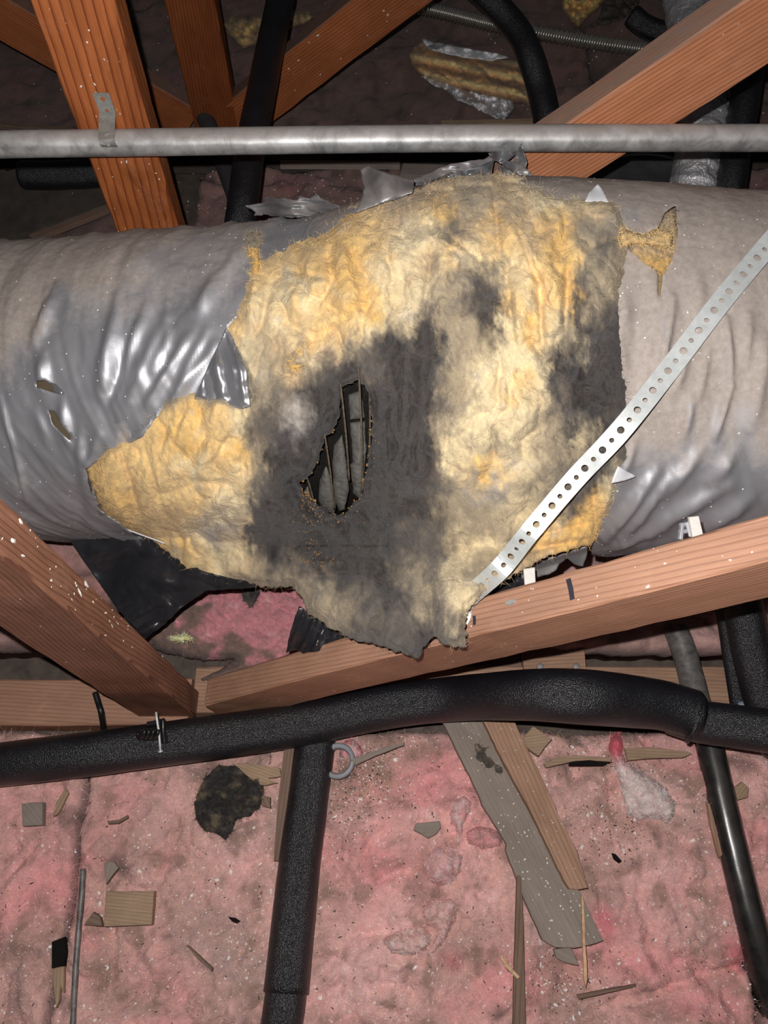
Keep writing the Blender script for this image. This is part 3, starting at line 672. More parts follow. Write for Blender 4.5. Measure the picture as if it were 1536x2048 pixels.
RIDGE = [ # folds and pleats of the jacket: x0,y0,x1,y1,width,height
    (237, 600, 205, 790, 14, .008), (300, 610, 232, 760, 12, .0055), (330, 640, 262, 800, 13, .006), (394, 660, 300, 800, 14, .008), (415, 665, 355, 790, 10, .006),
    (344, 660, 310, 740, 9, .004), (400, 640, 430, 560, 14, .004), (436, 690, 330, 830, 10, .006), (330, 830, 270, 880, 9, .004), (120, 578, 68, 690, 12, .006), (91, 711, 85, 770, 12, .006),
    (124, 798, 141, 881, 9, .006), (160, 850, 166, 935, 9, .004), (70, 820, 100, 880, 8, .004), (200, 870, 170, 960, 10, .005), (150, 960, 165, 1060, 16, -.004), (260, 560, 290, 500, 20, .004), (200, 560, 240, 480, 30, .004),
    (270, 640, 222, 800, 8, -.005), (350, 700, 290, 800, 8, -.005), (250, 690, 226, 790, 8, -.003),
    (470, 740, 470, 800, 8, .003), (440, 720, 445, 790, 8, .003), (0, 790, 55, 1000, 5, .004), (450, 560, 380, 640, 16, .004), (490, 500, 440, 560, 14, .004), (350, 470, 300, 520, 22, .003),
    (1346, 596, 1322, 740, 10, .005), (1452, 640, 1460, 772, 8, .005), (1460, 772, 1428, 872, 8, .006), (1496, 636, 1490, 730, 9, .004), (1381, 800, 1368, 870, 10, .005), (1400, 560, 1390, 640, 14, .003),
    (1311, 943, 1210, 1071, 12, .007), (1346, 943, 1245, 1071, 12, .006), (1452, 965, 1298, 1062, 14, .006), (1500, 990, 1400, 1060, 14, .005), (1270, 880, 1240, 960, 10, .004), (1400, 900, 1330, 990, 12, .005), (1470, 900, 1420, 960, 12, .004),
    (1530, 680, 1500, 850, 16, .005), (1280, 620, 1262, 800, 18, -.004), (1250, 600, 1240, 660, 14, .003), (1300, 1060, 1215, 1095, 9, .004), (1380, 690, 1350, 780, 9, .004), (1420, 700, 1395, 800, 8, .003)]
off = ridge_sum(fpx, fpy, RIDGE) * front * np.where(fpx > 900, 1.5, 1.1)
xw = base[..., 0]; yw = base[..., 1]; zw = base[..., 2]
off += 0.0035 * fbm(xw * 5, yw * 5, zw * 5, 3) + 0.0026 * ridged(xw * 17 + zw * 11, zw * 4, yw * 4, 3) * (0.35 + 0.65 * sm(430, 700, fpy)) + 0.0006 * fbm(xw * 60, yw * 60, zw * 60, 3)
# scallops where the spring inside pushes the jacket along the top left
off += 0.0035 * np.maximum(0, np.cos(fpx / 92 * 2 * math.pi)) * sm(1.0, 1.5, -ANG)[None, :] * (fpx < 640) 
OPEN = [(500, 812), (475, 817), (427, 800), (390, 796), (340, 804), (307, 840), (286, 873), (224, 904), (171, 939), (185, 975), (198, 1020), (240, 1048), (290, 1090), (330, 1200), (330, 1500), (1190, 1500),
        (1183, 1095), (1189, 1050), (1211, 1020), (1226, 962), (1248, 920), (1243, 870), (1237, 850), (1233, 780), (1229, 700), (1227, 640), (1224, 590), (1243, 520), (1246, 485), (1240, 449), (1222, 410),
        (1219, 404), (1136, 402), (1075, 388), (1037, 361), (981, 340), (920, 330), (870, 352), (826, 384), (760, 405), (715, 425), (682, 455), (649, 485), (616, 489), (570, 512), (525, 530), (503, 545), (498, 587), (477, 632), (454, 657), (473, 686), (494, 740)]
HOLE_R = [(1352, 408), (1356, 470), (1346, 512), (1326, 552), (1300, 530), (1262, 500), (1246, 486), (1258, 466), (1290, 468), (1318, 452), (1330, 425)]
SLIT_R = [(1326, 545), (1321, 592), (1316, 592), (1317, 545)]
TEAR_1 = [(72, 762), (88, 760), (104, 770), (121, 780), (124, 789), (108, 786), (92, 780), (74, 776)]
TEAR_2 = [(96, 820), (110, 824), (120, 845), (142, 876), (140, 882), (118, 862), (104, 846)]
def cut_mask(polys, step=6, amp=1.5):
    pr = [rough(p, step, amp, i) for i, p in enumerate(polys)]
    return pr
def build_skin(name, off, polys, mat, colv, thick, parent, extra_mask=None, keep_inside=None):
    V = duct_pts(off).reshape(-1, 3); px, py, d = proj(V); px2 = px.reshape(NU, NV); py2 = py.reshape(NU, NV)
    i = np.arange(NU - 1)[:, None]; j = np.arange(NV)[None, :]; k = (j + 1) % NV
    A = (i * NV + j); B = (i * NV + k); C = ((i + 1) * NV + k); D = ((i + 1) * NV + j)
    cx = (px[A] + px[C]) / 2; cy = (py[A] + py[C]) / 2
    facing = ((np.abs(ANG) < math.radians(104))[None, :] & (np.abs(ANG[(np.arange(NV) + 1) % NV]) < math.radians(104))[None, :]) * np.ones((NU - 1, 1), bool)
    kill = np.zeros_like(facing)
    for p in polys: kill |= inside(p, cx, cy) & facing
    if extra_mask is not None: kill |= extra_mask(cx, cy, facing)
    keep = ~kill
    vk = np.zeros(NU * NV, bool); vm = np.zeros(NU * NV, bool)
    for Q in (A, B, C, D): vk[Q[keep]] = True; vm[Q[kill]] = True
    bd = vk & vm; bi = np.nonzero(bd)[0]
    best = np.full(len(bi), 1e9); nx_ = px[bi].copy(); ny_ = py[bi].copy()
    for p in polys:
        dq, qx, qy = poly_near(p, px[bi], py[bi]); m = dq < best; best = np.where(m, dq, best); nx_ = np.where(m, qx, nx_); ny_ = np.where(m, qy, ny_)
    m = best < 7.0; sel = bi[m]
    V[sel] = V[sel] + ((nx_[m] - px[sel]) / F * d[sel])[:, None] * RV - ((ny_[m] - py[sel]) / F * d[sel])[:, None] * UV
    use = vk; remap = -np.ones(NU * NV, int); remap[use] = np.arange(use.sum()); ctr = np.repeat(AX, NV, 0)
    inn = V - (V - ctr) / np.linalg.norm(V - ctr, axis=1)[:, None] * thick
    nvn = int(use.sum()); VV = np.vstack([V[use], inn[use]])
    q = np.stack([A[keep], B[keep], C[keep], D[keep]], 1); q = remap[q]
    f = q.tolist() + (q[:, ::-1] + nvn).tolist()
    # rim
    from collections import Counter
    e = np.vstack([q[:, [0, 1]], q[:, [1, 2]], q[:, [2, 3]], q[:, [3, 0]]]); key = np.sort(e, 1); kk = key[:, 0].astype(np.int64) * (nvn + 1) + key[:, 1]
    u, idx_, cnt = np.unique(kk, return_index=True, return_counts=True)
    for ix in idx_[cnt == 1]:
        a, b = int(e[ix, 0]), int(e[ix, 1]); f.append((b, a, a + nvn, b + nvn))
    col = None
    if colv is not None: c = colv.reshape(-1, 3)[use]; col = np.vstack([c, c])
    return mk(name, VV, f, mat, parent, col=col)
# dust amount: thick on top, thin on the front, with wiped patches
nrmz = (toC[:, None] * np.cos(ANG)[None, :, None] + SD[:, None] * np.sin(ANG)[None, :, None])[..., 2]
left_d = 1.05 - 1.15 * sm(500, 720, fpy - 0.25 * (fpx - 150) * (fpx < 500) * -1 * 0.0) 
left_d = 1.05 - 0.95 * sm(560, 800, fpy + 0.36 * fpx) ; left_d = left_d + 0.25 * (fpx < 90) * (1 - sm(650, 900, fpy))
right_d = 1.0 - 0.85 * sm(860, 1010, fpy) - 0.25 * sm(700, 900, fpy)
dust = np.where(fpx < 800, left_d, right_d) * front + (1 - front) * (nrmz > 0)
for (a, b, rx, ry, s) in [(330, 520, 60, 25, -.5), (420, 480, 60, 25, -.45), (560, 470, 60, 40, -.5), (600, 450, 40, 30, -.2), (180, 620, 30, 60, -.2), (1265, 440, 25, 40, -.45), (1290, 510, 25, 25, -.3), (1270, 600, 20, 60, .2), (1450, 700, 12, 80, -.35), (1330, 680, 12, 80, -.35),
                          (1490, 850, 20, 60, -.3), (120, 600, 30, 60, -.55), (100, 740, 30, 40, -.7), (450, 430, 70, 20, .2), (1380, 840, 10, 50, -.4), (1430, 860, 12, 50, -.4), (90, 1000, 100, 80, .12), (40, 980, 12, 60, .2), (250, 880, 12, 40, .5)]:
    dust = dust + s * np.exp(-((fpx - a) / rx) ** 2 - ((fpy - b) / ry) ** 2)
dcol = np.repeat(np.clip(dust, 0, 1)[..., None], 3, 2)
polysJ = cut_mask([OPEN, HOLE_R, SLIT_R, TEAR_1, TEAR_2])
jack = build_skin('jacket', off, polysJ, M_jack, dcol, 0.0012, duct)

def duct_depth_grid():
    V = duct_pts(off * 0.3).reshape(-1, 3); i = np.arange(0, NU - 4, 4)[:, None]; j = np.arange(0, NV, 2)[None, :]; k = (j + 2) % NV
    k = np.where(j + 2 >= NV, 0, j + 2); q = np.stack([i * NV + j, i * NV + k, (i + 4) * NV + k, (i + 4) * NV + j], -1).reshape(-1, 4)
    bt = BVHTree.FromPolygons(V.tolist(), q.tolist()); gx = np.arange(-40, 1600, 8.0); gy = np.arange(300, 1400, 8.0)
    D = np.full((len(gy), len(gx)), np.nan); o_ = Vector((0, 0, H))
    for a, y in enumerate(gy):
        for b, x in enumerate(gx):
            r = FV + (x - 768) / F * RV - (y - 1024) / F * UV; n_ = np.linalg.norm(r); h = bt.ray_cast(o_, Vector(r / n_))
            if h[0] is not None: D[a, b] = h[3] / n_
    # fill outside the silhouette with the last value met in each column
    for b in range(len(gx)):
        ok = np.nonzero(~np.isnan(D[:, b]))[0]
        if len(ok): D[:ok[0] + 1, b] = D[ok[0] + 1, b]; D[ok[-1]:, b] = D[ok[-1] - 1, b]
    return gx, gy, D
GX, GY, GD = duct_depth_grid()
def bil(G, px, py):
    u = np.clip((np.asarray(px, float) - GX[0]) / 8.0, 0, len(GX) - 1.001); v = np.clip((np.asarray(py, float) - GY[0]) / 8.0, 0, len(GY) - 1.001)
    i, j = u.astype(int), v.astype(int); a, b = u - i, v - j
    return (G[j, i] * (1 - a) + G[j, i + 1] * a) * (1 - b) + (G[j + 1, i] * (1 - a) + G[j + 1, i + 1] * a) * b
def blank_depth(px, py):
    d = bil(GD, px, np.clip(py, 375 if False else 340, 1400))
    d0 = bil(GD, px, np.minimum(py, 1000.0))
    tgt = np.interp(px, [170, 300, 450, 560, 640, 720, 800, 870, 935, 1000, 1190], [1.00, .99, .97, .93, .865, .81, .770, .735, .715, .73, .80])
    bot = np.interp(px, [170, 560, 620, 700, 800, 930, 1000, 1190], [1120, 1180, 1230, 1280, 1300, 1280, 1190, 1110])
    t = sm(0, 1, (py - 1000) / (bot - 1000)); lo = np.minimum(d, d0 + 0.10)
    return np.where(py > 1000, lo * (1 - t) + tgt * t, d)

# inner core: dark helix-carried liner seen through the burnt hole
core_off = np.full((NU, NV), -0.045)
BURN = [(720, 758), (738, 790), (744, 850), (742, 900), (730, 960), (722, 1000), (704, 1008), (690, 1030), (660, 1025), (628, 1002), (607, 985), (598, 965), (620, 950), (640, 915), (648, 880), (668, 862), (680, 830), (682, 775), (700, 765)]
def core_mask(cx, cy, facing): return ~((cx > 560) & (cx < 800) & (cy > 680) & (cy < 1090) & facing)
build_skin('inner_tube', core_off, [], M_char, None, 0.002, duct, extra_mask=core_mask)
# under layer of glass wool beneath the jacket (seen in the small tears)
def und_mask(cx, cy, facing):
    m = inside(OPEN, cx, cy); d_, _, _ = poly_near(OPEN, cx, cy); return (m & (d_ > 26)) & facing
nn_ = fbm(xw * 14, yw * 14, zw * 14, 4)
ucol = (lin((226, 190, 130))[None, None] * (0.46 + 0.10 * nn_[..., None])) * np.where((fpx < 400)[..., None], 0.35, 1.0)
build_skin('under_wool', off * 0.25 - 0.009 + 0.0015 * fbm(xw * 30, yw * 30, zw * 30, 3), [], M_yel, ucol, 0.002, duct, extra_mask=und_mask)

# the exposed blanket of yellow glass wool
PAL = dict(Y=lin((250, 212, 146)), C=lin((240, 220, 176)), T=lin((218, 190, 146)), B=lin((176, 160, 132)), G=lin((106, 96, 85)), D=lin((58, 52, 49)), K=lin((38, 34, 33)), W=lin((186, 178, 168)), O=lin((246, 200, 118)))
ROWS = {380: '800T 880T 950B 1000T 1060C 1200T', 410: '710O 780T 830T 880O 950B 1020T 1100C 1200T', 450: '680O 730Y 790T 850C 905G 940T 1000O 1060T 1120O 1180B 1230B',
 500: '640Y 700O 760Y 800C 860C 900Y 950C 1000Y 1060T 1110O 1150Y 1170B 1205G 1230B', 540: '500Y 580Y 640O 700O 760C 800C 850T 900B 950G 990B 1020C 1080Y 1130O 1160B 1190B 1230B',
 580: '480Y 560C 620C 680Y 730O 780C 840C 880B 920B 960D 995G 1020Y 1060C 1110Y 1150O 1170G 1200B 1225B', 620: '470Y 520C 580Y 640Y 700O 740O 800C 840B 860G 880B 940G 980D 1003G 1030Y 1070Y 1130Y 1160D 1190B 1220G',
 660: '460Y 500T 560C 640Y 700Y 740C 790B 830D 860D 890B 940B 992D 1020C 1060O 1110C 1140B 1170D 1200D 1225D', 700: '480C 530B 570T 620C 660T 700B 740G 780D 830D 870D 900B 940B 990C 1040C 1090B 1120D 1150B 1180D 1222D',
 740: '490C 540B 580T 620B 650G 700D 740G 780D 830D 870D 890G 920B 970C 1040C 1080C 1110D 1150K 1190D 1230D', 780: '500B 540B 580G 620D 660D 700D 750D 800D 860D 890B 930B 970C 1040Y 1080C 1110G 1150D 1190D 1230D',
 820: '340Y 400O 440Y 480C 510B 550G 590W 630D 670D 750K 850D 880G 910B 960C 1040C 1090B 1130G 1170K 1230D', 860: '290Y 350O 400Y 440Y 480C 505G 550G 590W 630D 660K 700K 780D 850D 880B 920C 980C 1040C 1100B 1140D 1162C 1200D 1240G',
 900: '200O 260Y 320Y 380O 440Y 480O 505B 540D 600D 660K 780K 850D 875G 900C 980B 1040C 1090B 1130B 1160B 1200D 1230G', 940: '190O 250Y 320Y 390C 440Y 490Y 520B 550D 600K 700K 850D 880G 910C 960O 990Y 1040C 1100B 1150G 1200D 1240C',
 980: '190O 250Y 320Y 400Y 450C 490C 520G 550D 600K 780D 850D 880G 920B 980W 1040B 1090B 1150G 1190K 1225C', 1020: '220O 300Y 380Y 430C 480C 510D 560D 620K 700K 780D 850D 890B 940B 980B 1040C 1090B 1120B 1150D 1180O 1220Y',
 1060: '260O 320Y 380C 430W 480T 500D 560D 620K 700D 740D 790D 830G 870G 920B 980B 1040B 1090Y 1140O 1190O', 1100: '330O 380Y 430C 480C 510G 560D 620K 680D 740D 790G 840G 880G 920C 980C 1040B 1100O 1150O',
 1140: '370O 430C 480T 530B 580G 620G 660D 720D 780D 830B 860G 900C 950B 1000T', 1180: '400O 450T 520B 580B 640B 700G 760D 800D 850B 880B 920C 960B', 1220: '620B 680B 740G 800G 850B 880G 900B 930C',
 1260: '660B 720G 790G 850D 880G 920B 940T', 1310: '740G 800G 850D 900G 930B'}
def blank_col(px, py, sd):
    wx = px + 20 * fbm(px / 38, py / 60, 3, 5, 0.7) + 7 * fbm(px / 7, py / 20, 5, 2); wy = py + 34 * fbm(px / 40, py / 60, 7, 4, 0.65)
    ys = np.array(sorted(ROWS)); tab = []
    xs = np.arange(160, 1280, 10.0)
    for y in ys:
        it = ROWS[y].split(); X = [float(s[:-1]) for s in it]; Cc = np.array([PAL[s[-1]] for s in it])
        tab.append(np.stack([np.interp(xs, X, Cc[:, k]) for k in range(3)], 1))
    tab = np.sqrt(np.array(tab)); fy = np.interp(wy, ys, np.arange(len(ys))); iy = np.minimum(fy.astype(int), len(ys) - 2); ty = (fy - iy)[:, None]
    fx = np.clip((wx - 160) / 10, 0, len(xs) - 1.001); ix = fx.astype(int); tx = (fx - ix)[:, None]
    c = (tab[iy, ix] * (1 - tx) + tab[iy, ix + 1] * tx) * (1 - ty) + (tab[iy + 1, ix] * (1 - tx) + tab[iy + 1, ix + 1] * tx) * ty
    c = c ** 2
    n = fbm(px / 30, py / 46, 11, 5, 0.62); n2 = fbm(px / 7 + 3 * perlin(px / 40, py / 40), py / 34, 12, 4, 0.75)
    lum = c.mean(1); c = c * (1 + (0.15 * n + 0.13 * n2)[:, None] * np.where(lum < 0.15, 2.3, np.where(lum < .3, 1.5, .8))[:, None])
    mg = np.clip(0.35 * sm(0.35, 0.8, fbm(px / 60, py / 60, 21, 3)), 0, 1)[:, None]; c = c * (1 - mg) + (c.mean(1)[:, None] * np.array([1.05, 0.97, 0.84])) * mg
    return np.clip(c * YFAC, 0.0, 0.9)
YFAC = 0.89
BL = [ # lumps: px,py,rx,ry,m
 (560, 610, 60, 50, .010), (630, 570, 50, 40, .008), (505, 600, 16, 60, .009), (700, 620, 50, 60, .008), (780, 520, 50, 40, .008), (690, 520, 40, 60, .006), (860, 420, 60, 30, .006), (1040, 640, 26, 60, .012), (1060, 520, 40, 60, .008),
 (1110, 600, 20, 100, .010), (1010, 450, 60, 30, .006), (1190, 560, 30, 50, .008), (1200, 620, 24, 40, .008), (920, 560, 50, 50, .005), (850, 480, 60, 16, .006), (560, 800, 50, 60, .012), (590, 860, 40, 40, .010), (655, 840, 22, 30, .012), (640, 740, 20, 20, .010), (594, 722, 18, 13, .016), (610, 700, 8, 20, .010),
 (820, 800, 30, 90, .008), (790, 950, 40, 90, .007), (960, 840, 60, 60, .007), (1040, 820, 60, 50, .007), (980, 930, 40, 16, .005), (1160, 840, 22, 22, .010), (1180, 740, 30, 50, .012), (1200, 860, 30, 60, .008), (1000, 1000, 60, 40, .005),
 (430, 900, 50, 60, .010), (360, 900, 40, 60, .006), (300, 960, 26, 60, .005), (430, 1020, 50, 40, .008), (380, 1080, 40, 30, .007), (460, 1090, 40, 30, .008), (560, 1040, 40, 60, .005), (640, 1080, 40, 30, -.006), (660, 1200, 40, 30, .009), (740, 1230, 60, 30, .010),
 (820, 1220, 30, 50, .008), (900, 1180, 30, 60, .010), (920, 1240, 20, 30, .008), (850, 1100, 40, 60, .006), (700, 1110, 60, 20, .006), (560, 1150, 60, 16, .008), (1120, 1070, 60, 22, .004), (890, 1060, 40, 50, .005), (950, 720, 40, 60, .005)]
BC = [ # creases
 (545, 560, 520, 660, 8, -.008), (575, 540, 660, 560, 6, -.005), (640, 600, 700, 640, 7, -.005), (690, 600, 740, 610, 5, .005), (715, 560, 690, 460, 9, -.006), (860, 470, 920, 500, 5, .006), (880, 455, 960, 520, 6, -.005), (985, 370, 1000, 520, 5, -.005),
 (1010, 520, 1030, 700, 7, -.008), (1078, 560, 1085, 690, 6, -.009), (1135, 540, 1130, 720, 7, -.009), (1165, 520, 1160, 640, 6, -.007), (1040, 470, 1075, 560, 6, -.006), (1245, 470, 1170, 500, 6, -.005), (1180, 660, 1120, 800, 8, -.009), (1110, 750, 1140, 850, 7, -.008),
 (1200, 700, 1170, 760, 6, .005), (610, 700, 640, 790, 5, .005), (660, 800, 620, 900, 6, -.007), (530, 800, 600, 860, 5, .004), (760, 650, 780, 800, 7, -.004), (815, 640, 800, 900, 6, -.005), (860, 640, 850, 900, 8, -.005), (770, 820, 780, 980, 6, .004), (830, 850, 800, 1050, 7, -.005), (750, 1000, 790, 1150, 6, -.006),
 (240, 900, 290, 1060, 6, -.006), (285, 880, 330, 1040, 7, -.006), (345, 830, 310, 930, 7, -.004), (400, 870, 470, 900, 6, -.004), (350, 960, 470, 970, 7, -.004), (420, 1010, 480, 1080, 6, -.006), (390, 1060, 440, 1110, 6, -.005), (500, 850, 530, 1060, 8, -.007), (590, 1150, 720, 1150, 7, -.010), (720, 1150, 800, 1190, 6, -.008),
 (780, 1180, 850, 1280, 8, -.010), (862, 1150, 868, 1260, 7, -.010), (880, 1120, 930, 1060, 6, -.005), (1000, 1090, 1180, 1045, 5, -.005), (1020, 1110, 1190, 1075, 5, -.005), (900, 820, 880, 1000, 7, -.004), (1060, 900, 1100, 960, 7, -.004), (930, 780, 940, 690, 7, -.004)]
def blank_bump(px, py, sd):
    q = bump_sum(px, py, BL) + ridge_sum(px, py, BC)
    wx = px + 18 * fbm(px / 60, py / 60, 2, 3); wy = py + 18 * fbm(px / 60, py / 60, 6, 3)
    q = 1.25 * q + 0.003 * fbm(wx / 55, wy / 75, 1, 4, 0.6) + 0.022 * np.abs(perlin(wx / 66, wy / 110, 4)) ** 0.8 + 0.0055 * np.abs(perlin(wx / 30, wy / 60, 9)) + 0.0016 * np.abs(perlin(wx / 10, wy / 26, 13)) + 0.0012 * fbm(wx / 9, wy / 18, 8, 4, 0.7)
    # pucker that runs into the burnt hole
    dh, _, _ = poly_near(BURN, px, py); q = q - 0.020 * np.exp(-(dh / 34.0) ** 2)
    return q
BLANK = [(500, 790), (470, 800), (427, 785), (390, 780), (335, 790), (295, 830), (270, 865), (215, 895), (171, 937), (180, 960), (196, 1000), (212, 1035), (258, 1060), (300, 1077), (330, 1100), (360, 1128), (370, 1142), (402, 1142), (408, 1160), (440, 1158), (500, 1166), (540, 1176), (585, 1172), (602, 1196), (612, 1222), (650, 1250),
         (700, 1276), (745, 1288), (790, 1302), (836, 1318), (850, 1296), (868, 1272), (885, 1290), (930, 1294), (932, 1262), (930, 1230), (958, 1190), (1000, 1166), (1060, 1130), (1100, 1112), (1150, 1098), (1184, 1088), (1200, 1055), (1225, 1025), (1240, 965), (1260, 920), (1256, 860), (1250, 780), (1246, 700), (1244, 640), (1240, 590), (1255, 520), (1262, 492),
         (1256, 449), (1236, 400), (1136, 392), (1090, 378), (1046, 354), (1000, 346), (926, 350), (870, 360), (826, 384), (760, 398), (700, 415), (670, 440), (636, 470), (600, 478), (560, 500), (515, 520), (492, 545), (486, 587), (466, 630), (445, 657), (460, 690), (482, 740)]
def blank_thick(px, py): return 0.010 + 0.004 * fbm(px / 120, py / 120, 5, 2)
blanket, bd_ = relief('glass_wool_blanket', BLANK, lambda x, y: blank_depth(x, y) + 0.006, M_yel, duct, step=3.0, thick=blank_thick, edge=34.0, back=0.004, rag=5.0, ragstep=5,
                      bumpf=blank_bump, colf=blank_col, holes=(BURN,), seed=2)
tag(blanket, 'torn yellow glass wool stained grey and black around the hole')
nf = dict(bd_)
hairs('loose_fibres', bd_, 13000, 0.0062, M_fuzz, duct, 0.00011, 0.20, edge_bias=2.5, colgain=1.15, seed=4)

# burnt hole: spring wires and scraps of liner behind them
def hd(px, py, o): return blank_depth(np.asarray(px, float), np.asarray(py, float)) + o
for (x0, y0, x1, y1, o0, o1) in [(717, 735, 725, 985, -.004, .012), (681, 768, 698, 960, .000, .012), (649, 868, 668, 1018, .004, .014), (612, 950, 628, 1010, .006, .014), (739, 790, 737, 930, .012, .018)]:
    t = np.linspace(0, 1, 26); X = x0 + (x1 - x0) * t + 2.0 * np.sin(t * 3); Y = y0 + (y1 - y0) * t
    c = P(X, Y, hd(X, Y, 0) + o0 + (o1 - o0) * t)
    r = 0.00105 * (1 + 0.35 * np.array([float(fbm(k * 0.9, x0, 1, 2)) for k in range(26)]))
    tube('spring_wire', c, r, M_rust, duct, seg=8)
for i, (pl, o) in enumerate([([(636, 1000), (640, 960), (652, 930), (662, 960), (672, 1015), (668, 1028), (648, 1022)], .026), ([(668, 1000), (664, 920), (668, 890), (684, 870), (692, 920), (698, 980), (690, 1020), (680, 1022)], .028),
                             ([(700, 845), (730, 843), (733, 900), (728, 960), (716, 975), (708, 940), (704, 900)], .028), ([(700, 930), (722, 905), (728, 950), (722, 1000), (706, 985)], .026), ([(696, 790), (722, 780), (730, 835), (700, 840)], .034), ([(606, 985), (616, 970), (624, 1000), (614, 1003)], .026)]):
    relief('liner_scrap', pl, lambda x, y, o=o: hd(x, y, o), M_liner, duct, step=3.0, thick=0.003, edge=16, back=0.002, rag=1.5, bumpf=lambda a, b, s: 0.002 * ridged(a / 16, b / 9, 3, 3), seed=i)
# rust crumbs round the rim of the hole
rg = np.random.default_rng(5); pts = []; nr = []
for (cx_, cy_, sx, sy, n_) in [(622, 1000, 14, 22, 90), (618, 1080, 10, 18, 40), (628, 1120, 22, 14, 70), (690, 950, 20, 60, 40), (735, 900, 12, 60, 30), (660, 1040, 40, 10, 30)]:
    x = rg.normal(cx_, sx, n_); y = rg.normal(cy_, sy, n_); j_ = [int(np.argmin((bd_['px'] - a) ** 2 + (bd_['py'] - b) ** 2)) for a, b in zip(x, y)]
    for k in j_: v = bd_['v'][k]; tc = np.array([0, 0, H]) - v; tc /= np.linalg.norm(tc); pts.append(v + tc * 0.0014 + rg.normal(size=3) * 0.0006); nr.append(tc)
flakes('rust_crumbs', pts, nr, rg.uniform(0.0004, 0.0010, len(pts)), M_rustfleck, duct, elong=1.3, thick=0.6)

# ---------------------------------------------------------------- flaps and tufts of the torn duct
def gd(px, py): return float(bil(GD, px, py))
def flap(name, pl, ctrl, mat, parent=duct, th=0.0012, step=3.0, rag=1.5, bf=None, label=None, seed=0, ragstep=8):
    o, _ = relief(name, pl, idw(ctrl), mat, parent, step=step, thick=0.0, edge=3, back=th, rag=rag, ragstep=ragstep, bumpf=bf, minp=1.0, seed=seed)
    return tag(o, label)
cr = lambda a, sx=30, sy=18, sd=1: (lambda x, y, s: a * fbm(x / sx, y / sy, sd, 3))
d1 = gd(770, 400)
flap('jacket_flap', [(720, 340), (735, 333), (780, 348), (828, 360), (828, 372), (826, 386), (770, 406), (710, 426), (722, 400), (728, 375)],
     [(710, 426, gd(710, 430) - .006), (826, 386, gd(826, 390) - .006), (770, 372, d1 - .020), (722, 338, d1 + .02), (828, 360, d1 + .01)], M_flap,
     bf=lambda x, y, s: 0.010 * np.exp(-((y - (426 - (x - 712) * 0.40)) / 22.0) ** 2) + 0.0012 * fbm(x / 20, y / 20, 1, 2), label='smooth silver flap curling up from the torn top edge')
flap('jacket_flap', [(893, 352), (905, 345), (950, 335), (988, 320), (984, 345), (976, 362), (955, 364), (940, 356), (932, 364), (915, 362), (905, 360)], [(905, 355, .90), (988, 322, .93), (976, 362, .885), (940, 345, .875)], M_silver,
     bf=lambda x, y, s: 0.006 * np.exp(-((y - (362 - (x - 915) * 0.5)) / 9.0) ** 2), rag=1)
flap('jacket_flap', [(820, 372), (826, 360), (860, 345), (900, 328), (975, 316), (1002, 318), (960, 333), (905, 346), (870, 360), (850, 372)], [(826, 366, .90), (1000, 318, .93), (900, 336, .92)], M_flap, bf=cr(.004, 50, 16), rag=2)
flap('jacket_flap', [(976, 306), (1008, 300), (1036, 304), (1020, 318), (1002, 328), (985, 318)], [(976, 306, .94), (1036, 304, .93), (1002, 328, .90)], M_silver, bf=cr(.004, 12, 9, 2), rag=1.5)
flap('jacket_flap', [(1030, 312), (1037, 300), (1043, 284), (1049, 306), (1055, 326), (1050, 342), (1036, 340), (1026, 326)], [(1043, 286, .90), (1030, 312, .92), (1050, 340, .90)], M_flap, bf=cr(.005, 10, 12, 3), rag=1.2, label='dark grey upright point of torn film')
flap('jacket_flap', [(998, 322), (1030, 322), (1056, 340), (1086, 368), (1066, 364), (1040, 350), (1012, 338)], [(998, 322, .91), (1086, 368, .88), (1040, 340, .88)], M_flap, bf=cr(.003, 24, 14, 4), rag=2)
flap('jacket_flap', [(994, 330), (1016, 336), (1040, 352), (1056, 374), (1030, 376), (1016, 366), (1002, 352)], [(994, 330, .92), (1056, 372, .89), (1010, 350, .90)], M_flap, bf=cr(.004, 20, 16, 5), rag=2, seed=3)
flap('jacket_flap', [(700, 420), (678, 412), (655, 402), (640, 396), (632, 387), (618, 398), (600, 391), (596, 400), (560, 396), (522, 395), (530, 404), (514, 408), (490, 412), (512, 424), (505, 432), (540, 430), (560, 436), (610, 434), (660, 436), (690, 434)],
     [(700, 425, .925), (600, 410, .96), (500, 415, 1.0)], M_flap, bf=lambda x, y, s: .004 * fbm(x / 40, y / 9, 6, 2), rag=2.5, ragstep=4, label='frayed grey film hanging back behind the top edge')
flap('jacket_flap', [(1170, 403), (1178, 385), (1196, 368), (1204, 378), (1220, 408), (1196, 405)], [(1170, 403, gd(1175, 404) - .006), (1220, 408, gd(1215, 408) - .006), (1196, 370, gd(1196, 385) - .010)], M_white, rag=1, label='white folded-over corner of film')
flap('jacket_flap', [(1236, 932), (1254, 943), (1273, 953), (1250, 961), (1222, 967), (1228, 950)], [(1236, 932, gd(1236, 940) - .022), (1273, 953, gd(1260, 953) - .018)], M_white, rag=.8, label='small white triangle of film')
flap('jacket_flap', [(452, 655), (462, 668), (473, 686), (484, 712), (494, 740), (496, 776), (502, 812), (478, 819), (430, 801), (386, 799), (408, 750), (436, 690)],
     [(452, 655, gd(455, 660) - .010), (494, 740, gd(490, 740) - .018), (502, 812, gd(495, 810) - .020), (430, 800, gd(430, 795) - .012), (386, 799, gd(390, 795) - .006), (436, 690, gd(440, 690) - .006)], M_silver,
     bf=lambda x, y, s: .0035 * np.sin(x / 7.5 - y / 40.0) * sm(0, 14, s) + .002 * fbm(x / 30, y / 30, 2, 2), rag=1.2, label='bright silver tongue of film hanging over the wool')
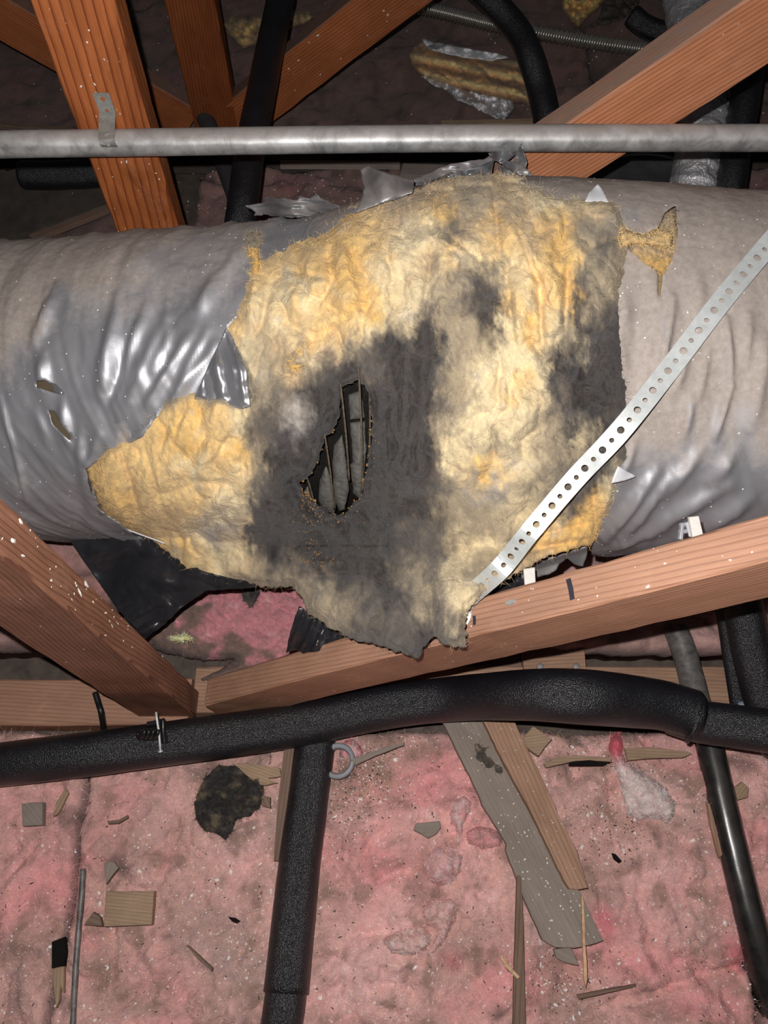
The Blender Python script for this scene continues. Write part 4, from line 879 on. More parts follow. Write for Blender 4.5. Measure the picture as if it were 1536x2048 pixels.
flap('jacket_flap', [(140, 1082), (180, 1068), (214, 1058), (224, 1044), (262, 1058), (300, 1074), (340, 1092), (372, 1112), (400, 1140), (460, 1156), (520, 1168), (500, 1176), (412, 1182), (370, 1210), (330, 1248), (290, 1278), (240, 1225), (180, 1140)],
     [(150, 1085, 1.015), (260, 1060, .99), (400, 1150, .97), (520, 1170, .95), (290, 1275, 1.00), (200, 1150, 1.03), (330, 1170, .985)], M_dflap,
     bf=lambda x, y, s: .005 * fbm(x / 60, y / 40, 2, 3) + .0035 * np.sin((y + x * 0.62) / 6.5) * sm(1190, 1240, y + 0.0 * x) + .002 * np.sin((y + x * .2) / 16), step=3, rag=1.5, label='black inner side of film hanging loose under the duct')
flap('jacket_flap', [(598, 1212), (640, 1238), (690, 1268), (706, 1280), (690, 1292), (650, 1302), (626, 1303), (606, 1308), (594, 1300), (572, 1306), (580, 1262), (590, 1232)], [(598, 1215, .93), (706, 1280, .91), (572, 1306, .97), (640, 1290, .93)], M_dflap,
     bf=lambda x, y, s: .003 * np.sin((x + y * 0.45) / 4.0) + .003 * fbm(x / 20, y / 20, 4, 2), rag=2, label='black and silver crumpled film hanging by the beam')
flap('jacket_flap', [(1040, 1140), (1100, 1112), (1140, 1102), (1178, 1088), (1174, 1108), (1166, 1133), (1150, 1128), (1134, 1116), (1118, 1128), (1112, 1140), (1098, 1150), (1060, 1158), (1044, 1158)], [(1040, 1140, .85), (1178, 1090, .84), (1110, 1140, .86)], M_flap,
     bf=lambda x, y, s: 0.007 * np.exp(-((y - (1138 - (x - 1040) * 0.34)) / 7.0) ** 2), rag=2, label='silver torn film hanging under the wool by the beam')
flap('jacket_flap', [(940, 1205), (1000, 1160), (1046, 1140), (1066, 1158), (1040, 1178), (1000, 1192), (960, 1208)], [(940, 1205, .83), (1066, 1150, .86)], M_dflap, bf=cr(.004, 20, 8, 8), rag=2)  # dark sheet standing in for the black shadow under the wool
flap('jacket_flap', [(174, 938), (184, 975), (198, 1010), (214, 1030), (198, 1030), (186, 1000), (176, 965)], [(174, 938, gd(180, 940) - .004), (214, 1030, gd(214, 1030) - .004)], M_ply, rag=1)
tube('film_edge', P(np.linspace(222, 330, 12), np.interp(np.linspace(222, 330, 12), [222, 262, 330], [1046, 1062, 1087]), np.full(12, .958)), .0011, M_white, duct, seg=6)
flap('jacket_flap', [(100, 764), (112, 768), (126, 782), (124, 790), (108, 784)], [(100, 764, gd(104, 770) - .006), (126, 790, gd(120, 785) - .010)], M_silver, rag=.6)
def tcol(cs, sc=20, amp=.18, fac=None):
    cs = [np.array(c, float) for c in cs]
    k_f = 1.4 if fac is None else fac
    def f(px, py, sd):
        n = fbm(px / sc, py / sc, 3, 4, .6); t = np.clip(.5 + .8 * n, 0, 1)[:, None]; k = (len(cs) - 1); u = t[:, 0] * k; i = np.minimum(u.astype(int), k - 1 if k else 0)
        ca = np.array(cs)[i]; cb = np.array(cs)[np.minimum(i + 1, k)]; w_ = (u - i)[:, None]
        c = ca * (1 - w_) + cb * w_; return np.clip(c * k_f * (1 + amp * fbm(px / 5, py / 5, 4, 3)[:, None]), 0, .9)
    return f
def billow(a, sc): return lambda x, y, s: a * np.abs(perlin(x / sc, y / sc, 2)) ** .8 + a * .5 * np.abs(perlin(x / sc * 2.6, y / sc * 2.6, 5)) + a * .12 * fbm(x / 5, y / 5, 3, 3)
def wooltuft(pl, mat, cols, th, step, bmp, parent, dep, seed=1, edge=12, lab=None):
    o, dt = relief('glass_wool_tuft', pl, dep, mat, parent, step=step, thick=th, edge=edge, back=.003, rag=2.5, ragstep=4, bumpf=bmp, colf=cols, seed=seed)
    hairs('loose_fibres', dt, 420, .005, M_fuzz, parent, .00018, .25, edge_bias=3, seed=seed); return tag(o, lab)
wooltuft([(489, 476), (497, 466), (508, 461), (523, 468), (524, 485), (516, 497), (520, 520), (518, 545), (504, 548), (503, 520), (495, 505)], M_yel, lambda x, y, s: np.where((y < 497)[:, None], PAL['B'] * .6, PAL['O'] * .66) * (1 + .2 * fbm(x / 6, y / 6, 2, 3)[:, None]), .012, 2.0, billow(.005, 12), duct, lambda x, y: bil(GD, x, y) - .004)
wooltuft([(1238, 455), (1270, 464), (1298, 470), (1314, 456), (1336, 458), (1349, 474), (1346, 492), (1330, 498), (1296, 490), (1262, 490), (1240, 496)], M_yel, lambda x, y, s: PAL['Y'] * .62 * (1 + .25 * fbm(x / 9, y / 9, 2, 3)[:, None]), .016, 2.5, billow(.006, 16), duct, lambda x, y: bil(GD, x, y) - .003)
wooltuft([(1346, 420), (1358, 470), (1350, 514), (1328, 550), (1300, 536), (1262, 506), (1268, 480), (1318, 462), (1332, 432)], M_yel, lambda x, y, s: (PAL['T'] * .62 + (PAL['O'] * .6 - PAL['T'] * .62) * sm(490, 535, y)[:, None]) * (1 + .3 * fbm(x / 9, y / 9, 7, 3)[:, None]), .006, 2.5, billow(.006, 14), duct, lambda x, y: bil(GD, x, y) + .004)
wooltuft([(578, 722), (588, 714), (598, 712), (600, 698), (608, 694), (612, 712), (606, 728), (594, 738), (580, 736)], M_yel, lambda x, y, s: PAL['O'] * .72 * (1 + .2 * fbm(x / 6, y / 6, 2, 3)[:, None]), .010, 2.0, billow(.004, 10), duct, lambda x, y: bil(GD, x, y) - .022)

# ---------------------------------------------------------------- perforated hanger strap
def holed_strap(name, path, width, thick, pitch, radii, mat, parent=None, first=0.5, wdir=None):
    path = np.asarray(path, float); sg = np.linalg.norm(np.diff(path, axis=0), axis=1); S = np.concatenate([[0], np.cumsum(sg)]); L = S[-1]
    def at(s): return np.array([np.interp(s, S, path[:, i]) for i in range(3)])
    def fr(s):
        a, b = at(max(0, s - .004)), at(min(L, s + .004)); T = (b - a) / np.linalg.norm(b - a)
        if wdir is None: n = np.array([0, 0, H]) - at(s); n -= T * (n @ T); n /= np.linalg.norm(n); w_ = np.cross(n, T)
        else: w_ = np.array(wdir, float); w_ -= T * (w_ @ T); w_ /= np.linalg.norm(w_); n = np.cross(T, w_)
        return at(s), T, w_, n
    V = []; Fc = []; nc = int(L / pitch); K = 16; hw = width / 2
    for c in range(nc):
        s0 = c * pitch; r = radii[c % len(radii)]; o = len(V); ring = []
        for k in range(K):
            th = 2 * math.pi * k / K; cx, cy = math.cos(th), math.sin(th); m = max(abs(cx), abs(cy))
            ring.append((s0 + pitch / 2 + cx / m * pitch / 2, cy / m * hw, s0 + pitch / 2 + cx * r, cy * r))
        for sgn in (1, 0):
            for (a, b, e, g) in ring:
                for (ss, ww) in ((a, b), (e, g)):
                    p, T, w_, n = fr(ss); bow = 0.0; V.append(p + w_ * ww + n * (thick * sgn))
        for k in range(K):
            q = (k + 1) % K; a0, b0, a1, b1 = o + 2 * k, o + 2 * k + 1, o + 2 * q, o + 2 * q + 1; h = 2 * K
            Fc += [(a0, a1, b1, b0), (a0 + h, b0 + h, b1 + h, a1 + h), (b0, b1, b1 + h, b0 + h)]
            if not (abs(abs(V[0][0]) - 1e9) < 1): 
                th = 2 * math.pi * (k + .5) / K
                if abs(math.sin(th)) > abs(math.cos(th)) - 1e-6 or c in (0, nc - 1): Fc.append((a1, a0, a0 + h, a1 + h))
    return mk(name, np.array(V), Fc, mat, parent, smooth=False)
sA = on_web(926, 1250) + nrmA * .004; sB = on_web(946, 1208) + nrmA * .012
lx = np.array([1000., 1060, 1150, 1240, 1340, 1440, 1540, 1660]); ly = np.array([1138., 1064, 958, 862, 737, 606, 486, 345])
dB_ = float(((sB - np.array([0, 0, H])) @ FV)); dE_ = float(bil(GD, 1540., 486.)) - .012
ld = np.interp(lx, [946, 1540], [dB_, dE_]); ld = ld - .0  # a taut band: straight in space, nearer only where the wool pushes it out
need = blank_depth(lx, ly) - np.where(lx < 1245, .034, .008); ld = np.minimum(ld, np.maximum(need, ld - .05)); ld[-1] = dE_
k3 = np.convolve(np.pad(ld, 1, 'edge'), [.25, .5, .25], 'valid'); ld = np.minimum(ld, k3)
print('STRAP', np.round(ld, 3), np.round(need, 3))
pth = [sA, sB] + list(P(lx, ly, ld))
sc_ = catmull(np.array(pth), 160)
st = holed_strap('hanger_strap', sc_, .0200, .0011, .01215, (.0024, .0035), M_strap)
tag(st, 'bright perforated metal strap slanting across the duct down to the near beam', 'strap')

# ---------------------------------------------------------------- galvanised pipe and its strap
pp = catmull(np.array([PY(x, y, yy) for x, y, yy in [(-500, 300, .80), (0, 289, .803), (220, 286, .808), (768, 278, .812), (1200, 276, .812), (2100, 277, .812)]]), 90)
o = tube('steel_pipe', pp, .0155, M_galv, None, seg=40, wob=.01, wsc=30); tag(o, 'dusty galvanised steel pipe running straight across above the duct', 'pipe')
pc = pp[np.argmin(np.abs(pp[:, 0] + .338))]; xs_ = PY(208, 220, .83)[0]
q = [np.array([xs_ + .003, .8315, PY(207, 187, .83)[2]]), np.array([xs_ + .003, .8315, PY(212, 235, .83)[2]]), np.array([xs_ + .003, .8300, pc[2] + .024])]
for a in np.linspace(100, 250, 12):
    q.append(np.array([xs_ + .003 + a * .00002, pc[1] - .0168 * math.sin(math.radians(a - 20)) * 1.0, pc[2] + .0168 * math.cos(math.radians(a - 80) * 1.05)]))
ps = thing('pipe_strap', (xs_, .83, pc[2] - .02), 'short dull metal strap nailing the steel pipe to the orange stud', 'strap')
o = holed_strap('strap_band', np.array(q), .0195, .0011, .0150, (.0030, .0022, .0004, .0004), M_dull, ps, wdir=(1, 0, 0))
for zz in (.0,):
    c = np.array([xs_ - .002, .8290, PY(211, 236, .83)[2]]); tube('nail', np.array([c + [0, .003, 0], c, c - [0, .002, 0]]), .0028, M_galv, ps, seg=12)

# ---------------------------------------------------------------- foam covered pipes
def foam(pts, r, label, n=60, parent=None, name='foam_pipe', seg=40, wob=.02, mat=None, group=None):
    c = catmull(np.array(pts), n); T, A, B = frames(c)
    rr = r * np.ones(n); rr[0] *= .93; rr[-1] *= .93
    o = tube(name, c, rr, mat or M_foam, parent, seg=seg, wob=wob, wsc=14)
    if label: tag(o, label, 'pipe', 'black foam-covered pipes')
    return o, c
fm = thing('foam_pipe', (0.0, .2, 0), 'thick black foam-covered pipe crossing the whole picture below the duct', 'pipe')
main = [(-260, 1575, 1.06), (-60, 1541, 1.06), (0, 1529, 1.065), (200, 1505, 1.05), (400, 1478, 1.07), (600, 1449, 1.085), (768, 1414, 1.075), (900, 1398, 1.06), (1050, 1390, .965), (1150, 1393, .93), (1250, 1401, .955), (1320, 1410, .97), (1388, 1427, .975)]
cm = catmull(P(*np.array(main, float).T), 110)
tube('foam_cover', cm, .0308 * (1 + .10 * np.exp(-((np.linspace(0, 1, 110) - .78) / .12) ** 2)), M_foam, fm, seg=48, wob=.02, wsc=12)
c2 = catmull(P(*np.array([(1340, 1425, 1.0), (1392, 1441, .99), (1460, 1451, .97), (1536, 1461, .955), (1700, 1480, .93), (1900, 1500, .9)], float).T), 40)
tube('foam_cover', c2, .0278, M_foam, fm, seg=44, wob=.02, wsc=12)
c3 = catmull(P(*np.array([(1386, 1441, .965), (1391, 1443, .964)], float).T), 5); tube('foam_collar', c3, .0300, M_foam, fm, seg=40, wob=.05)
fv = thing('foam_pipe', (-.15, 0, 0), 'black foam-covered pipe lying on the pink batts, running down from the crossing one', 'pipe')
cv = catmull(PZ(np.array([640., 628, 612, 596, 572]), np.array([1420., 1510, 1630, 1750, 1985]), np.array([.012, .014, .016, .02, .03])), 60); tube('foam_cover', cv, np.linspace(.0285, .0288, 60), M_foam, fv, seg=44, wob=.015)
cv = catmull(PZ(np.array([573., 566, 550, 530]), np.array([1975., 2030, 2140, 2260]), np.array([.029, .031, .033, .033])), 20); tube('foam_cover', cv, .0262, M_foam, fv, seg=44, wob=.015)
foam(P(np.array([572., 560, 542, 524, 500, 484, 470]), np.array([-90., 0, 90, 180, 300, 420, 520]), np.array([1.42, 1.42, 1.38, 1.34, 1.29, 1.25, 1.25])), .0258, 'black foam-covered pipe going down behind the duct, right of the far stud', 50)
foam(P(np.array([900., 962, 1008, 1042, 1062, 1080, 1094, 1112, 1125]), np.array([-70., -18, 28, 72, 120, 180, 240, 320, 390]), np.array([1.45, 1.45, 1.45, 1.44, 1.43, 1.43, 1.42, 1.42, 1.42])), .0245, 'bent black foam-covered pipe coming down in the top middle', 60)
foam(P(np.array([1520., 1500, 1486, 1472, 1462, 1455]), np.array([20., 120, 220, 300, 370, 430]), np.array([1.36, 1.36, 1.34, 1.33, 1.32, 1.32])), .0255, 'black foam-covered pipe at the top right, beside the foil duct', 40)
foam(P(np.array([44., 100, 180, 270]), np.array([350., 351, 347, 340]), np.array([1.56, 1.56, 1.56, 1.56])), .0285, 'cut end of black foam pipe pointing left, behind the orange stud', 30)
foam(P(np.array([392., 412, 440, 470, 500]), np.array([198., 240, 310, 390, 480]), np.array([1.60, 1.59, 1.57, 1.55, 1.53])), .0185, 'thin dusty grey foam pipe behind the steel pipe, left of the black one', 30, mat=plain_mat('dusty_foam', (.035, .033, .034), .9, 0, .3, 40, .4))
foam(P(np.array([1262., 1290, 1330, 1400]), np.array([30., 52, 66, 80]), np.array([1.70, 1.70, 1.70, 1.70])), .023, 'short black foam stub beside the foil duct at the top', 20)
foam(P(np.array([1466., 1484, 1500, 1530, 1560]), np.array([1130., 1200, 1290, 1410, 1500]), np.array([1.06, 1.06, 1.06, 1.06, 1.07])), .0265, 'black foam pipe passing under the near beam at the right edge', 40)
foam(P(np.array([1440., 1450, 1464, 1478, 1486]), np.array([1190., 1230, 1320, 1410, 1470]), np.array([1.10, 1.10, 1.10, 1.10, 1.10])), .0125, 'narrow black foam pipe beside the thick one at the right edge', 30)
o = tube('cable', catmull(P(np.array([1478., 1487, 1500]), np.array([1412., 1410, 1412]), np.array([1.09, 1.088, 1.09])), 8), .006, plain_mat('blue_grey_cable', (.22, .27, .36), .4), None, seg=12); tag(o, 'short bit of pale blue cable between the foam pipes at right', 'cable')
# clip on the foam pipe
cl = thing('pipe_clip', P(np.array(305.), np.array(1500.), np.array(1.02)), 'black plastic clip and nail on the crossing foam pipe under the near stud', 'clip')
for k, (x, ra) in enumerate([(284, .0165), (293, .0175), (302, .0185), (311, .0175)]):
    th = np.linspace(-.3, 3.6, 20); cc = P(np.array(float(x)), np.array(1468.), np.array(1.014))
    tube('clip_loop', np.stack([cc[0] + .008 * np.cos(th) , cc[1] - .006 * np.sin(th) , cc[2] + ra * np.cos(th) * .75 + .004], 1), .0026, M_plast, cl, seg=10)
beam('clip_bar', P(np.array(296.), np.array(1450.), np.array(1.02)), P(np.array(330.), np.array(1444.), np.array(1.02)), .006, .006, M_plast, cl, nseg=3)
beam('clip_bar', P(np.array(322.), np.array(1440.), np.array(1.018)), P(np.array(326.), np.array(1486.), np.array(1.012)), .006, .005, M_plast, cl, nseg=3)
tube('nail', P(np.array([312., 314, 318, 320, 321]), np.array([1424., 1440, 1465, 1490, 1502]), np.array([1.010, 1.008, 1.006, 1.004, 1.003])), .0016, M_strap, cl, seg=8)
tube('nail_head', P(np.array([320.8, 321.2]), np.array([1501., 1504.]), np.array([1.003, 1.003])), .0034, M_strap, cl, seg=12)
o = tube('cable', catmull(P(np.array([190., 196, 203, 206, 190, 182]), np.array([1385., 1405, 1430, 1470, 1540, 1560]), np.array([1.09, 1.085, 1.08, 1.12, 1.12, 1.095])), 24), .0042, M_plast, None, seg=10); tag(o, 'thin black cable looping over the bottom plate behind the foam pipe', 'cable')

# ---------------------------------------------------------------- dark steel pipe on the batts, rod
sp_ = thing('iron_pipe', (.43, .1, 0), 'glossy black iron pipe lying on the batts at the lower right', 'pipe')
PX = np.array([1350., 1370, 1394, 1421, 1446, 1474, 1503, 1528, 1552]); PYY = np.array([1255., 1310, 1400, 1500, 1610, 1730, 1850, 1950, 2050])
pc_ = catmull(PZ(PX, PYY, np.array([.0, .0, .006, .012, .016, .016, .010, -.002, -.02])), 80)
tube('bare_pipe', pc_[26:], .0195, M_blk, sp_, seg=32, wob=.02, wsc=30); o = tube('coated_pipe', pc_[:28], .0188, M_dpipe, sp_, seg=32, wob=.04, wsc=40); tag(o, 'grey flaking end of the pipe')
rc = catmull(PZ(np.array([166., 163, 157, 151, 146, 142]), np.array([1738., 1790, 1860, 1940, 2040, 2100]), np.array([.022, .024, .022, .024, .022, .020])), 40)
o = tube('metal_rod', rc, .0038, M_dpipe, None, seg=10, wob=.1, wsc=60); tag(o, 'thin dark rod lying upright in the picture at the lower left', 'rod')

# ---------------------------------------------------------------- flexible conduit and foil duct in the back
def ribs(pitch_n, amp):
    def f(rr, th, n): return rr * (1 + amp * np.sin(np.arange(n)[:, None] / n * 2 * math.pi * pitch_n + th[None, :]))
    return f
cc = catmull(PZ(np.array([780., 850, 915, 980, 1060, 1150, 1240, 1330, 1460]), np.array([5., 17, 32, 48, 63, 79, 92, 102, 112]), np.full(9, .05)), 700)
o = tube('flexible_conduit', cc, .0145, M_flex, None, seg=16, rfun=ribs(72, .12)); tag(o, 'ribbed flexible steel conduit in the far background at the top', 'conduit')
cc = catmull(P(np.array([1362., 1372, 1392, 1412, 1408, 1392, 1380]), np.array([-80., 0, 90, 180, 260, 350, 420]), np.array([1.52, 1.52, 1.47, 1.42, 1.38, 1.36, 1.36])), 260)
o = tube('foil_duct', cc, .0425, M_foil, None, seg=44, wob=.06, wsc=40, rfun=lambda rr, th, n: rr * (1 + .045 * np.maximum(0, np.sin(np.arange(n)[:, None] / n * 2 * math.pi * 17 + th[None, :])) ** .5)); tag(o, 'shiny crinkled foil duct with rings at the upper right, behind the web', 'duct')
bt_ = thing('duct_boot', P(np.array(1275.), np.array(420.), np.array(1.42)), 'dark grey plastic boot with a raised rim behind the duct at upper right', 'fitting')
M_boot = plain_mat('dark_grey_plastic', (.055, .058, .064), .45, 0, .3, 30, .2)
cb = P(np.array(1290.), np.array(405.), np.array(1.45)); n_ = 48; rings = [(.0, .012), (.05, .012), (.105, .006), (.112, .012), (.118, .010), (.122, -.01), (.13, -.06), (.13, -.12)]
V = []; Fc = []
for (r, z) in rings:
    for k in range(n_): a = 2 * math.pi * k / n_; V.append(cb + np.array([r * math.cos(a), r * .8 * math.sin(a), z + .02]))
for i in range(len(rings) - 1):
    for k in range(n_): q_ = (k + 1) % n_; Fc.append((i * n_ + k, i * n_ + q_, (i + 1) * n_ + q_, (i + 1) * n_ + k))
mk('boot_body', V, Fc, M_boot, bt_)
tube('boot_rim', np.array([cb + np.array([.118 * math.cos(a), .094 * math.sin(a), .033]) for a in np.linspace(0, 2 * math.pi, 60)]), .0028, M_greyplast, bt_, seg=8, caps=False)

# ---------------------------------------------------------------- loose insulation pieces
def tuft(name, pl, label, cols, mat=M_pink, th=.03, step=3.5, edge=22, dep=None, bmp=None, seed=1, rag=3.0, nh=900, hl=.006, up=0.0, cat='insulation', group=None, ragstep=5):
    o, dt = relief(name, pl, dep or (lambda x, y: fdepth(x, y, up) + .006), mat, None, step=step, thick=th, edge=edge, back=.006, rag=rag, ragstep=ragstep, bumpf=bmp or billow(.010, 26), colf=cols, seed=seed)
    tag(o, label, cat, group)
    if nh: hairs('loose_fibres', dt, nh, hl, M_fuzz, o, .0002, .25, edge_bias=2, seed=seed)
    return o
FL = 1.1
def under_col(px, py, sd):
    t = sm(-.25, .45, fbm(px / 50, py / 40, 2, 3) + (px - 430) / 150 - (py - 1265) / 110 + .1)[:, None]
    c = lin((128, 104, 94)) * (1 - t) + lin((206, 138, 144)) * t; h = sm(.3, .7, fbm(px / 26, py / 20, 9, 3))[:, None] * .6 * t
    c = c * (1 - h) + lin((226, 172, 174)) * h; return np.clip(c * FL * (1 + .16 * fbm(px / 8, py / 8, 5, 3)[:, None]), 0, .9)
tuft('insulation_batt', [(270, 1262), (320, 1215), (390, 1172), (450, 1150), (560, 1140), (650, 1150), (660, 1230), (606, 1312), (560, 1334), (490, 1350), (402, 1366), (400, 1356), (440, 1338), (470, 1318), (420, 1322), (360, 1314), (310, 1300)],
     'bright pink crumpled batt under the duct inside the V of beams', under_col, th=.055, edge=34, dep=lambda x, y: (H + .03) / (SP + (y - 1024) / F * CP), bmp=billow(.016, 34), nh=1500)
tuft('glass_wool_tuft', [(478, 1172), (510, 1170), (518, 1184), (512, 1200), (500, 1214), (488, 1200)], 'small charred tuft on the bright pink batt under the duct', tcol([PAL['K'], PAL['G'] * .7]), th=.012, edge=12, dep=lambda x, y: 1.15 + 0 * x, nh=200)
tuft('glass_wool_tuft', [(340, 1272), (370, 1268), (388, 1276), (366, 1283), (344, 1281)], 'small yellow wisp on the pink batt under the duct', tcol([PAL['O'], PAL['C']]), th=.008, edge=8, dep=lambda x, y: 1.105 + 0 * x, nh=100)
tuft('glass_wool_tuft', [(1222, 1468), (1238, 1464), (1248, 1480), (1246, 1512), (1270, 1534), (1300, 1548), (1332, 1574), (1354, 1608), (1352, 1632), (1334, 1648), (1306, 1640), (1280, 1642), (1250, 1632), (1246, 1606), (1236, 1566), (1224, 1528), (1216, 1496)],
     'pink tongue-shaped lump of batt lying right of the brown plank', lambda x, y, s: np.clip((HOT + (LPINK * 1.1 - HOT) * sm(1495, 1545, y)[:, None]) * (1 + .12 * fbm(x / 14, y / 14, 2, 4)[:, None]) * 1.4, 0, .9), th=.030, edge=30, nh=1200)
tuft('glass_wool_tuft', [(418, 1546), (436, 1528), (460, 1530), (484, 1536), (504, 1552), (522, 1552), (530, 1584), (522, 1616), (498, 1634), (476, 1640), (466, 1664), (452, 1684), (434, 1668), (408, 1664), (390, 1638), (388, 1604), (398, 1572)],
     'large charred black and grey tuft lying on the pink batts at lower left', lambda x, y, s: np.clip((PAL['K'] + (lin((122, 108, 84)) - PAL['K']) * sm(.10, .75, fbm(x / 26, y / 20, 3, 4, .6) + .45 * np.exp(-s / 9.0))[:, None]) * .8 * (1 + .3 * fbm(x / 6, y / 6, 5, 3)[:, None]), 0, .9), th=.032, edge=24, bmp=billow(.020, 26), nh=2200, hl=.008)
tuft('glass_wool_tuft', [(944, 1486), (956, 1484), (966, 1494), (986, 1478), (980, 1498), (972, 1506), (990, 1518), (1008, 1532), (1010, 1544), (1002, 1550), (984, 1546), (966, 1526), (952, 1518), (950, 1504)], 'small sooty tuft lying on the grey plank', tcol([PAL['K'], PAL['G'] * .6, PAL['B'] * .6]), th=.010, edge=10, up=.045, nh=500)
tuft('glass_wool_tuft', [(676, 1494), (690, 1482), (708, 1480), (722, 1492), (726, 1508), (714, 1518), (694, 1516), (678, 1514)], 'hot pink ball of fluff on the grey plastic ring', tcol([HOT, PINK, LPINK]), th=.02, edge=16, up=.012, nh=300)
tuft('glass_wool_tuft', [(856, 1702), (876, 1690), (908, 1690), (926, 1714), (922, 1748), (900, 1772), (872, 1776), (852, 1758), (846, 1730)], 'round pink puff in the folds left of the planks', tcol([SALM * 1.1, PINK * 1.2, LPINK * 1.1]), th=.022, edge=26, nh=500)
tuft('glass_wool_tuft', [(850, 1802), (876, 1790), (904, 1794), (920, 1814), (912, 1846), (892, 1880), (868, 1908), (846, 1912), (866, 1884), (872, 1864), (848, 1846), (842, 1822)], 'dull pink curled puff below the round puff', tcol([SALM, LPINK * .9, SALM]), th=.020, edge=22, nh=500, seed=4)
tuft('glass_wool_tuft', [(762, 1880), (800, 1856), (850, 1852), (868, 1874), (856, 1902), (820, 1914), (782, 1910)], 'pale pink flat puff left of the curled one', tcol([SALM * 1.1, LPINK]), th=.020, edge=26, nh=400, seed=5)
tuft('glass_wool_tuft', [(908, 1600), (930, 1590), (946, 1606), (938, 1630), (924, 1660), (920, 1690), (912, 1694), (910, 1660), (896, 1630)], 'thin upright pink wisp above the round puff', tcol([PINK, LPINK]), th=.018, edge=14, nh=300, seed=6)
tuft('glass_wool_tuft', [(928, 1664), (950, 1650), (990, 1656), (1010, 1672), (1004, 1694), (970, 1700), (936, 1690)], 'dusty rose puff touching the grey plank edge', tcol([SALM * .8, PINK]), th=.018, edge=18, nh=300, seed=7)
FB = .55
isc = thing('insulation_scrap', P(np.array(930.), np.array(180.), np.array(1.75)), 'tan striped strip of old insulation with foil, at top beside the bent foam pipe', 'insulation')
def scrap_col(px, py, sd):
    u = (py - 120) - (px - 900) * .20; t = (.5 + .5 * np.sin(u / 5.0 + .4 * fbm(px / 30, py / 12, 3, 2)))[:, None]; n = fbm(px / 12, py / 6, 2, 3)[:, None]
    return np.clip((lin((214, 172, 120)) * t + lin((120, 88, 58)) * (1 - t)) * (1.7 + .3 * n), 0, .9)
relief('wool_strip', [(818, 112), (826, 94), (842, 84), (870, 90), (960, 112), (1040, 122), (1058, 150), (1064, 212), (1030, 206), (980, 198), (920, 180), (868, 160), (840, 150), (822, 130)], lambda x, y: fdepth(x, y) - .01, M_yel, isc, step=3, thick=.055, edge=22, back=.01, rag=2, bumpf=lambda x, y, s: .008 * np.sin(((y - 120) - (x - 900) * .20) / 5.0) + .006 * fbm(x / 14, y / 10, 3, 3), colf=scrap_col)
relief('foil_facing', [(843, 76), (870, 84), (940, 98), (1000, 108), (1022, 116), (980, 122), (920, 114), (860, 100), (848, 90)], lambda x, y: fdepth(x, y) - .074, M_white, isc, step=3, thick=.001, edge=4, back=.002, rag=1, bumpf=lambda x, y, s: .0015 * fbm(x / 30, y / 12, 4, 2))
relief('foil_facing', [(842, 150), (870, 158), (910, 172), (950, 184), (1000, 192), (1024, 200), (1030, 216), (1012, 240), (990, 238), (972, 228), (940, 212), (912, 204), (902, 186), (860, 168)], lambda x, y: fdepth(x, y) - .04, M_foil, isc, step=2.5, thick=.002, edge=6, back=.002, rag=3, bumpf=lambda x, y, s: .016 * np.abs(fbm(x / 14, y / 12, 4, 3)))
for i, (pl, lb) in enumerate([([(1122, -20), (1124, 8), (1130, 28), (1146, 48), (1158, 55), (1170, 40), (1188, 24), (1210, 6), (1222, -20)], 'lumpy golden foam clump at the very top edge'),
     ([(444, 46), (462, 34), (500, 30), (548, 26), (556, 48), (528, 78), (504, 92), (486, 98), (470, 84), (452, 66)], 'dirty yellow wool scrap at top, left of the black foam pipe'),
     ([(560, 24), (590, 22), (620, 20), (630, 36), (612, 48), (586, 56), (564, 60)], 'dirty yellow wool scrap at top, between black foam pipe and far web')]):
    tuft('insulation_scrap', pl, lb, tcol([lin((120, 92, 52)), lin((206, 168, 98))] if i == 0 else [lin((108, 88, 60)), lin((186, 156, 104))], 14, fac=1.8), mat=M_yel, th=.05, edge=18, step=3, bmp=billow(.04 if i == 0 else .02, 14), nh=0, dep=lambda x, y: fdepth(x, y) - .02)
o, _ = relief('film_sheet', [(1176, 54), (1196, 40), (1214, -20), (1290, -20), (1276, 10), (1262, 26), (1236, 42), (1206, 52)], lambda x, y: fdepth(x, y) - .02, M_ply, None, step=3, thick=.004, edge=6, back=.003, rag=3, bumpf=lambda x, y, s: .012 * fbm(x / 20, y / 20, 4, 3)); tag(o, 'grey dusty sheet with a ragged edge at the top, beside the golden clump', 'sheet')

# ---------------------------------------------------------------- boards, laths, blocks and splinters
def board(name, pl, z, th, mat, label, cat='wood', rag=0.0, group=None, tilt=None, jit=1.0):
    p = np.array(rough(pl, 12, rag, len(label)) if rag else pl, float)
    zz = np.full(len(p), z) if tilt is None else np.array([tilt(a, b) for a, b in p])
    o = prism(name, PZ(p[:, 0], p[:, 1], zz), th, mat); return tag(o, label, cat, group)
board('plank', [(860, 1385), (950, 1385), (985, 1450), (1085, 1650), (1163, 1790), (1207, 1882), (1180, 1890), (1150, 1896), (1110, 1895), (1085, 1880), (1045, 1790), (1012, 1700), (1013, 1688), (965, 1610), (960, 1595), (884, 1440)], .034, .013, M_plank_grey, 'weathered grey plank lying under the brown one at the lower right', rag=1.2)
board('plank', [(932, 1370), (1000, 1370), (1028, 1440), (1052, 1490), (1095, 1580), (1110, 1610), (1113, 1622), (1155, 1705), (1166, 1742), (1176, 1775), (1158, 1779), (1140, 1778), (1128, 1760), (1060, 1620), (1000, 1510), (966, 1440)], .050, .015, M_plank_brown, 'brown split plank lying on top of the grey one', rag=1.0)
board('plank_fragment', [(1108, 1900), (1140, 1892), (1150, 1910), (1158, 1932), (1134, 1926), (1112, 1916)], .018, .008, M_plank_grey, 'grey splintered fragment at the low end of the grey plank', rag=1.5)
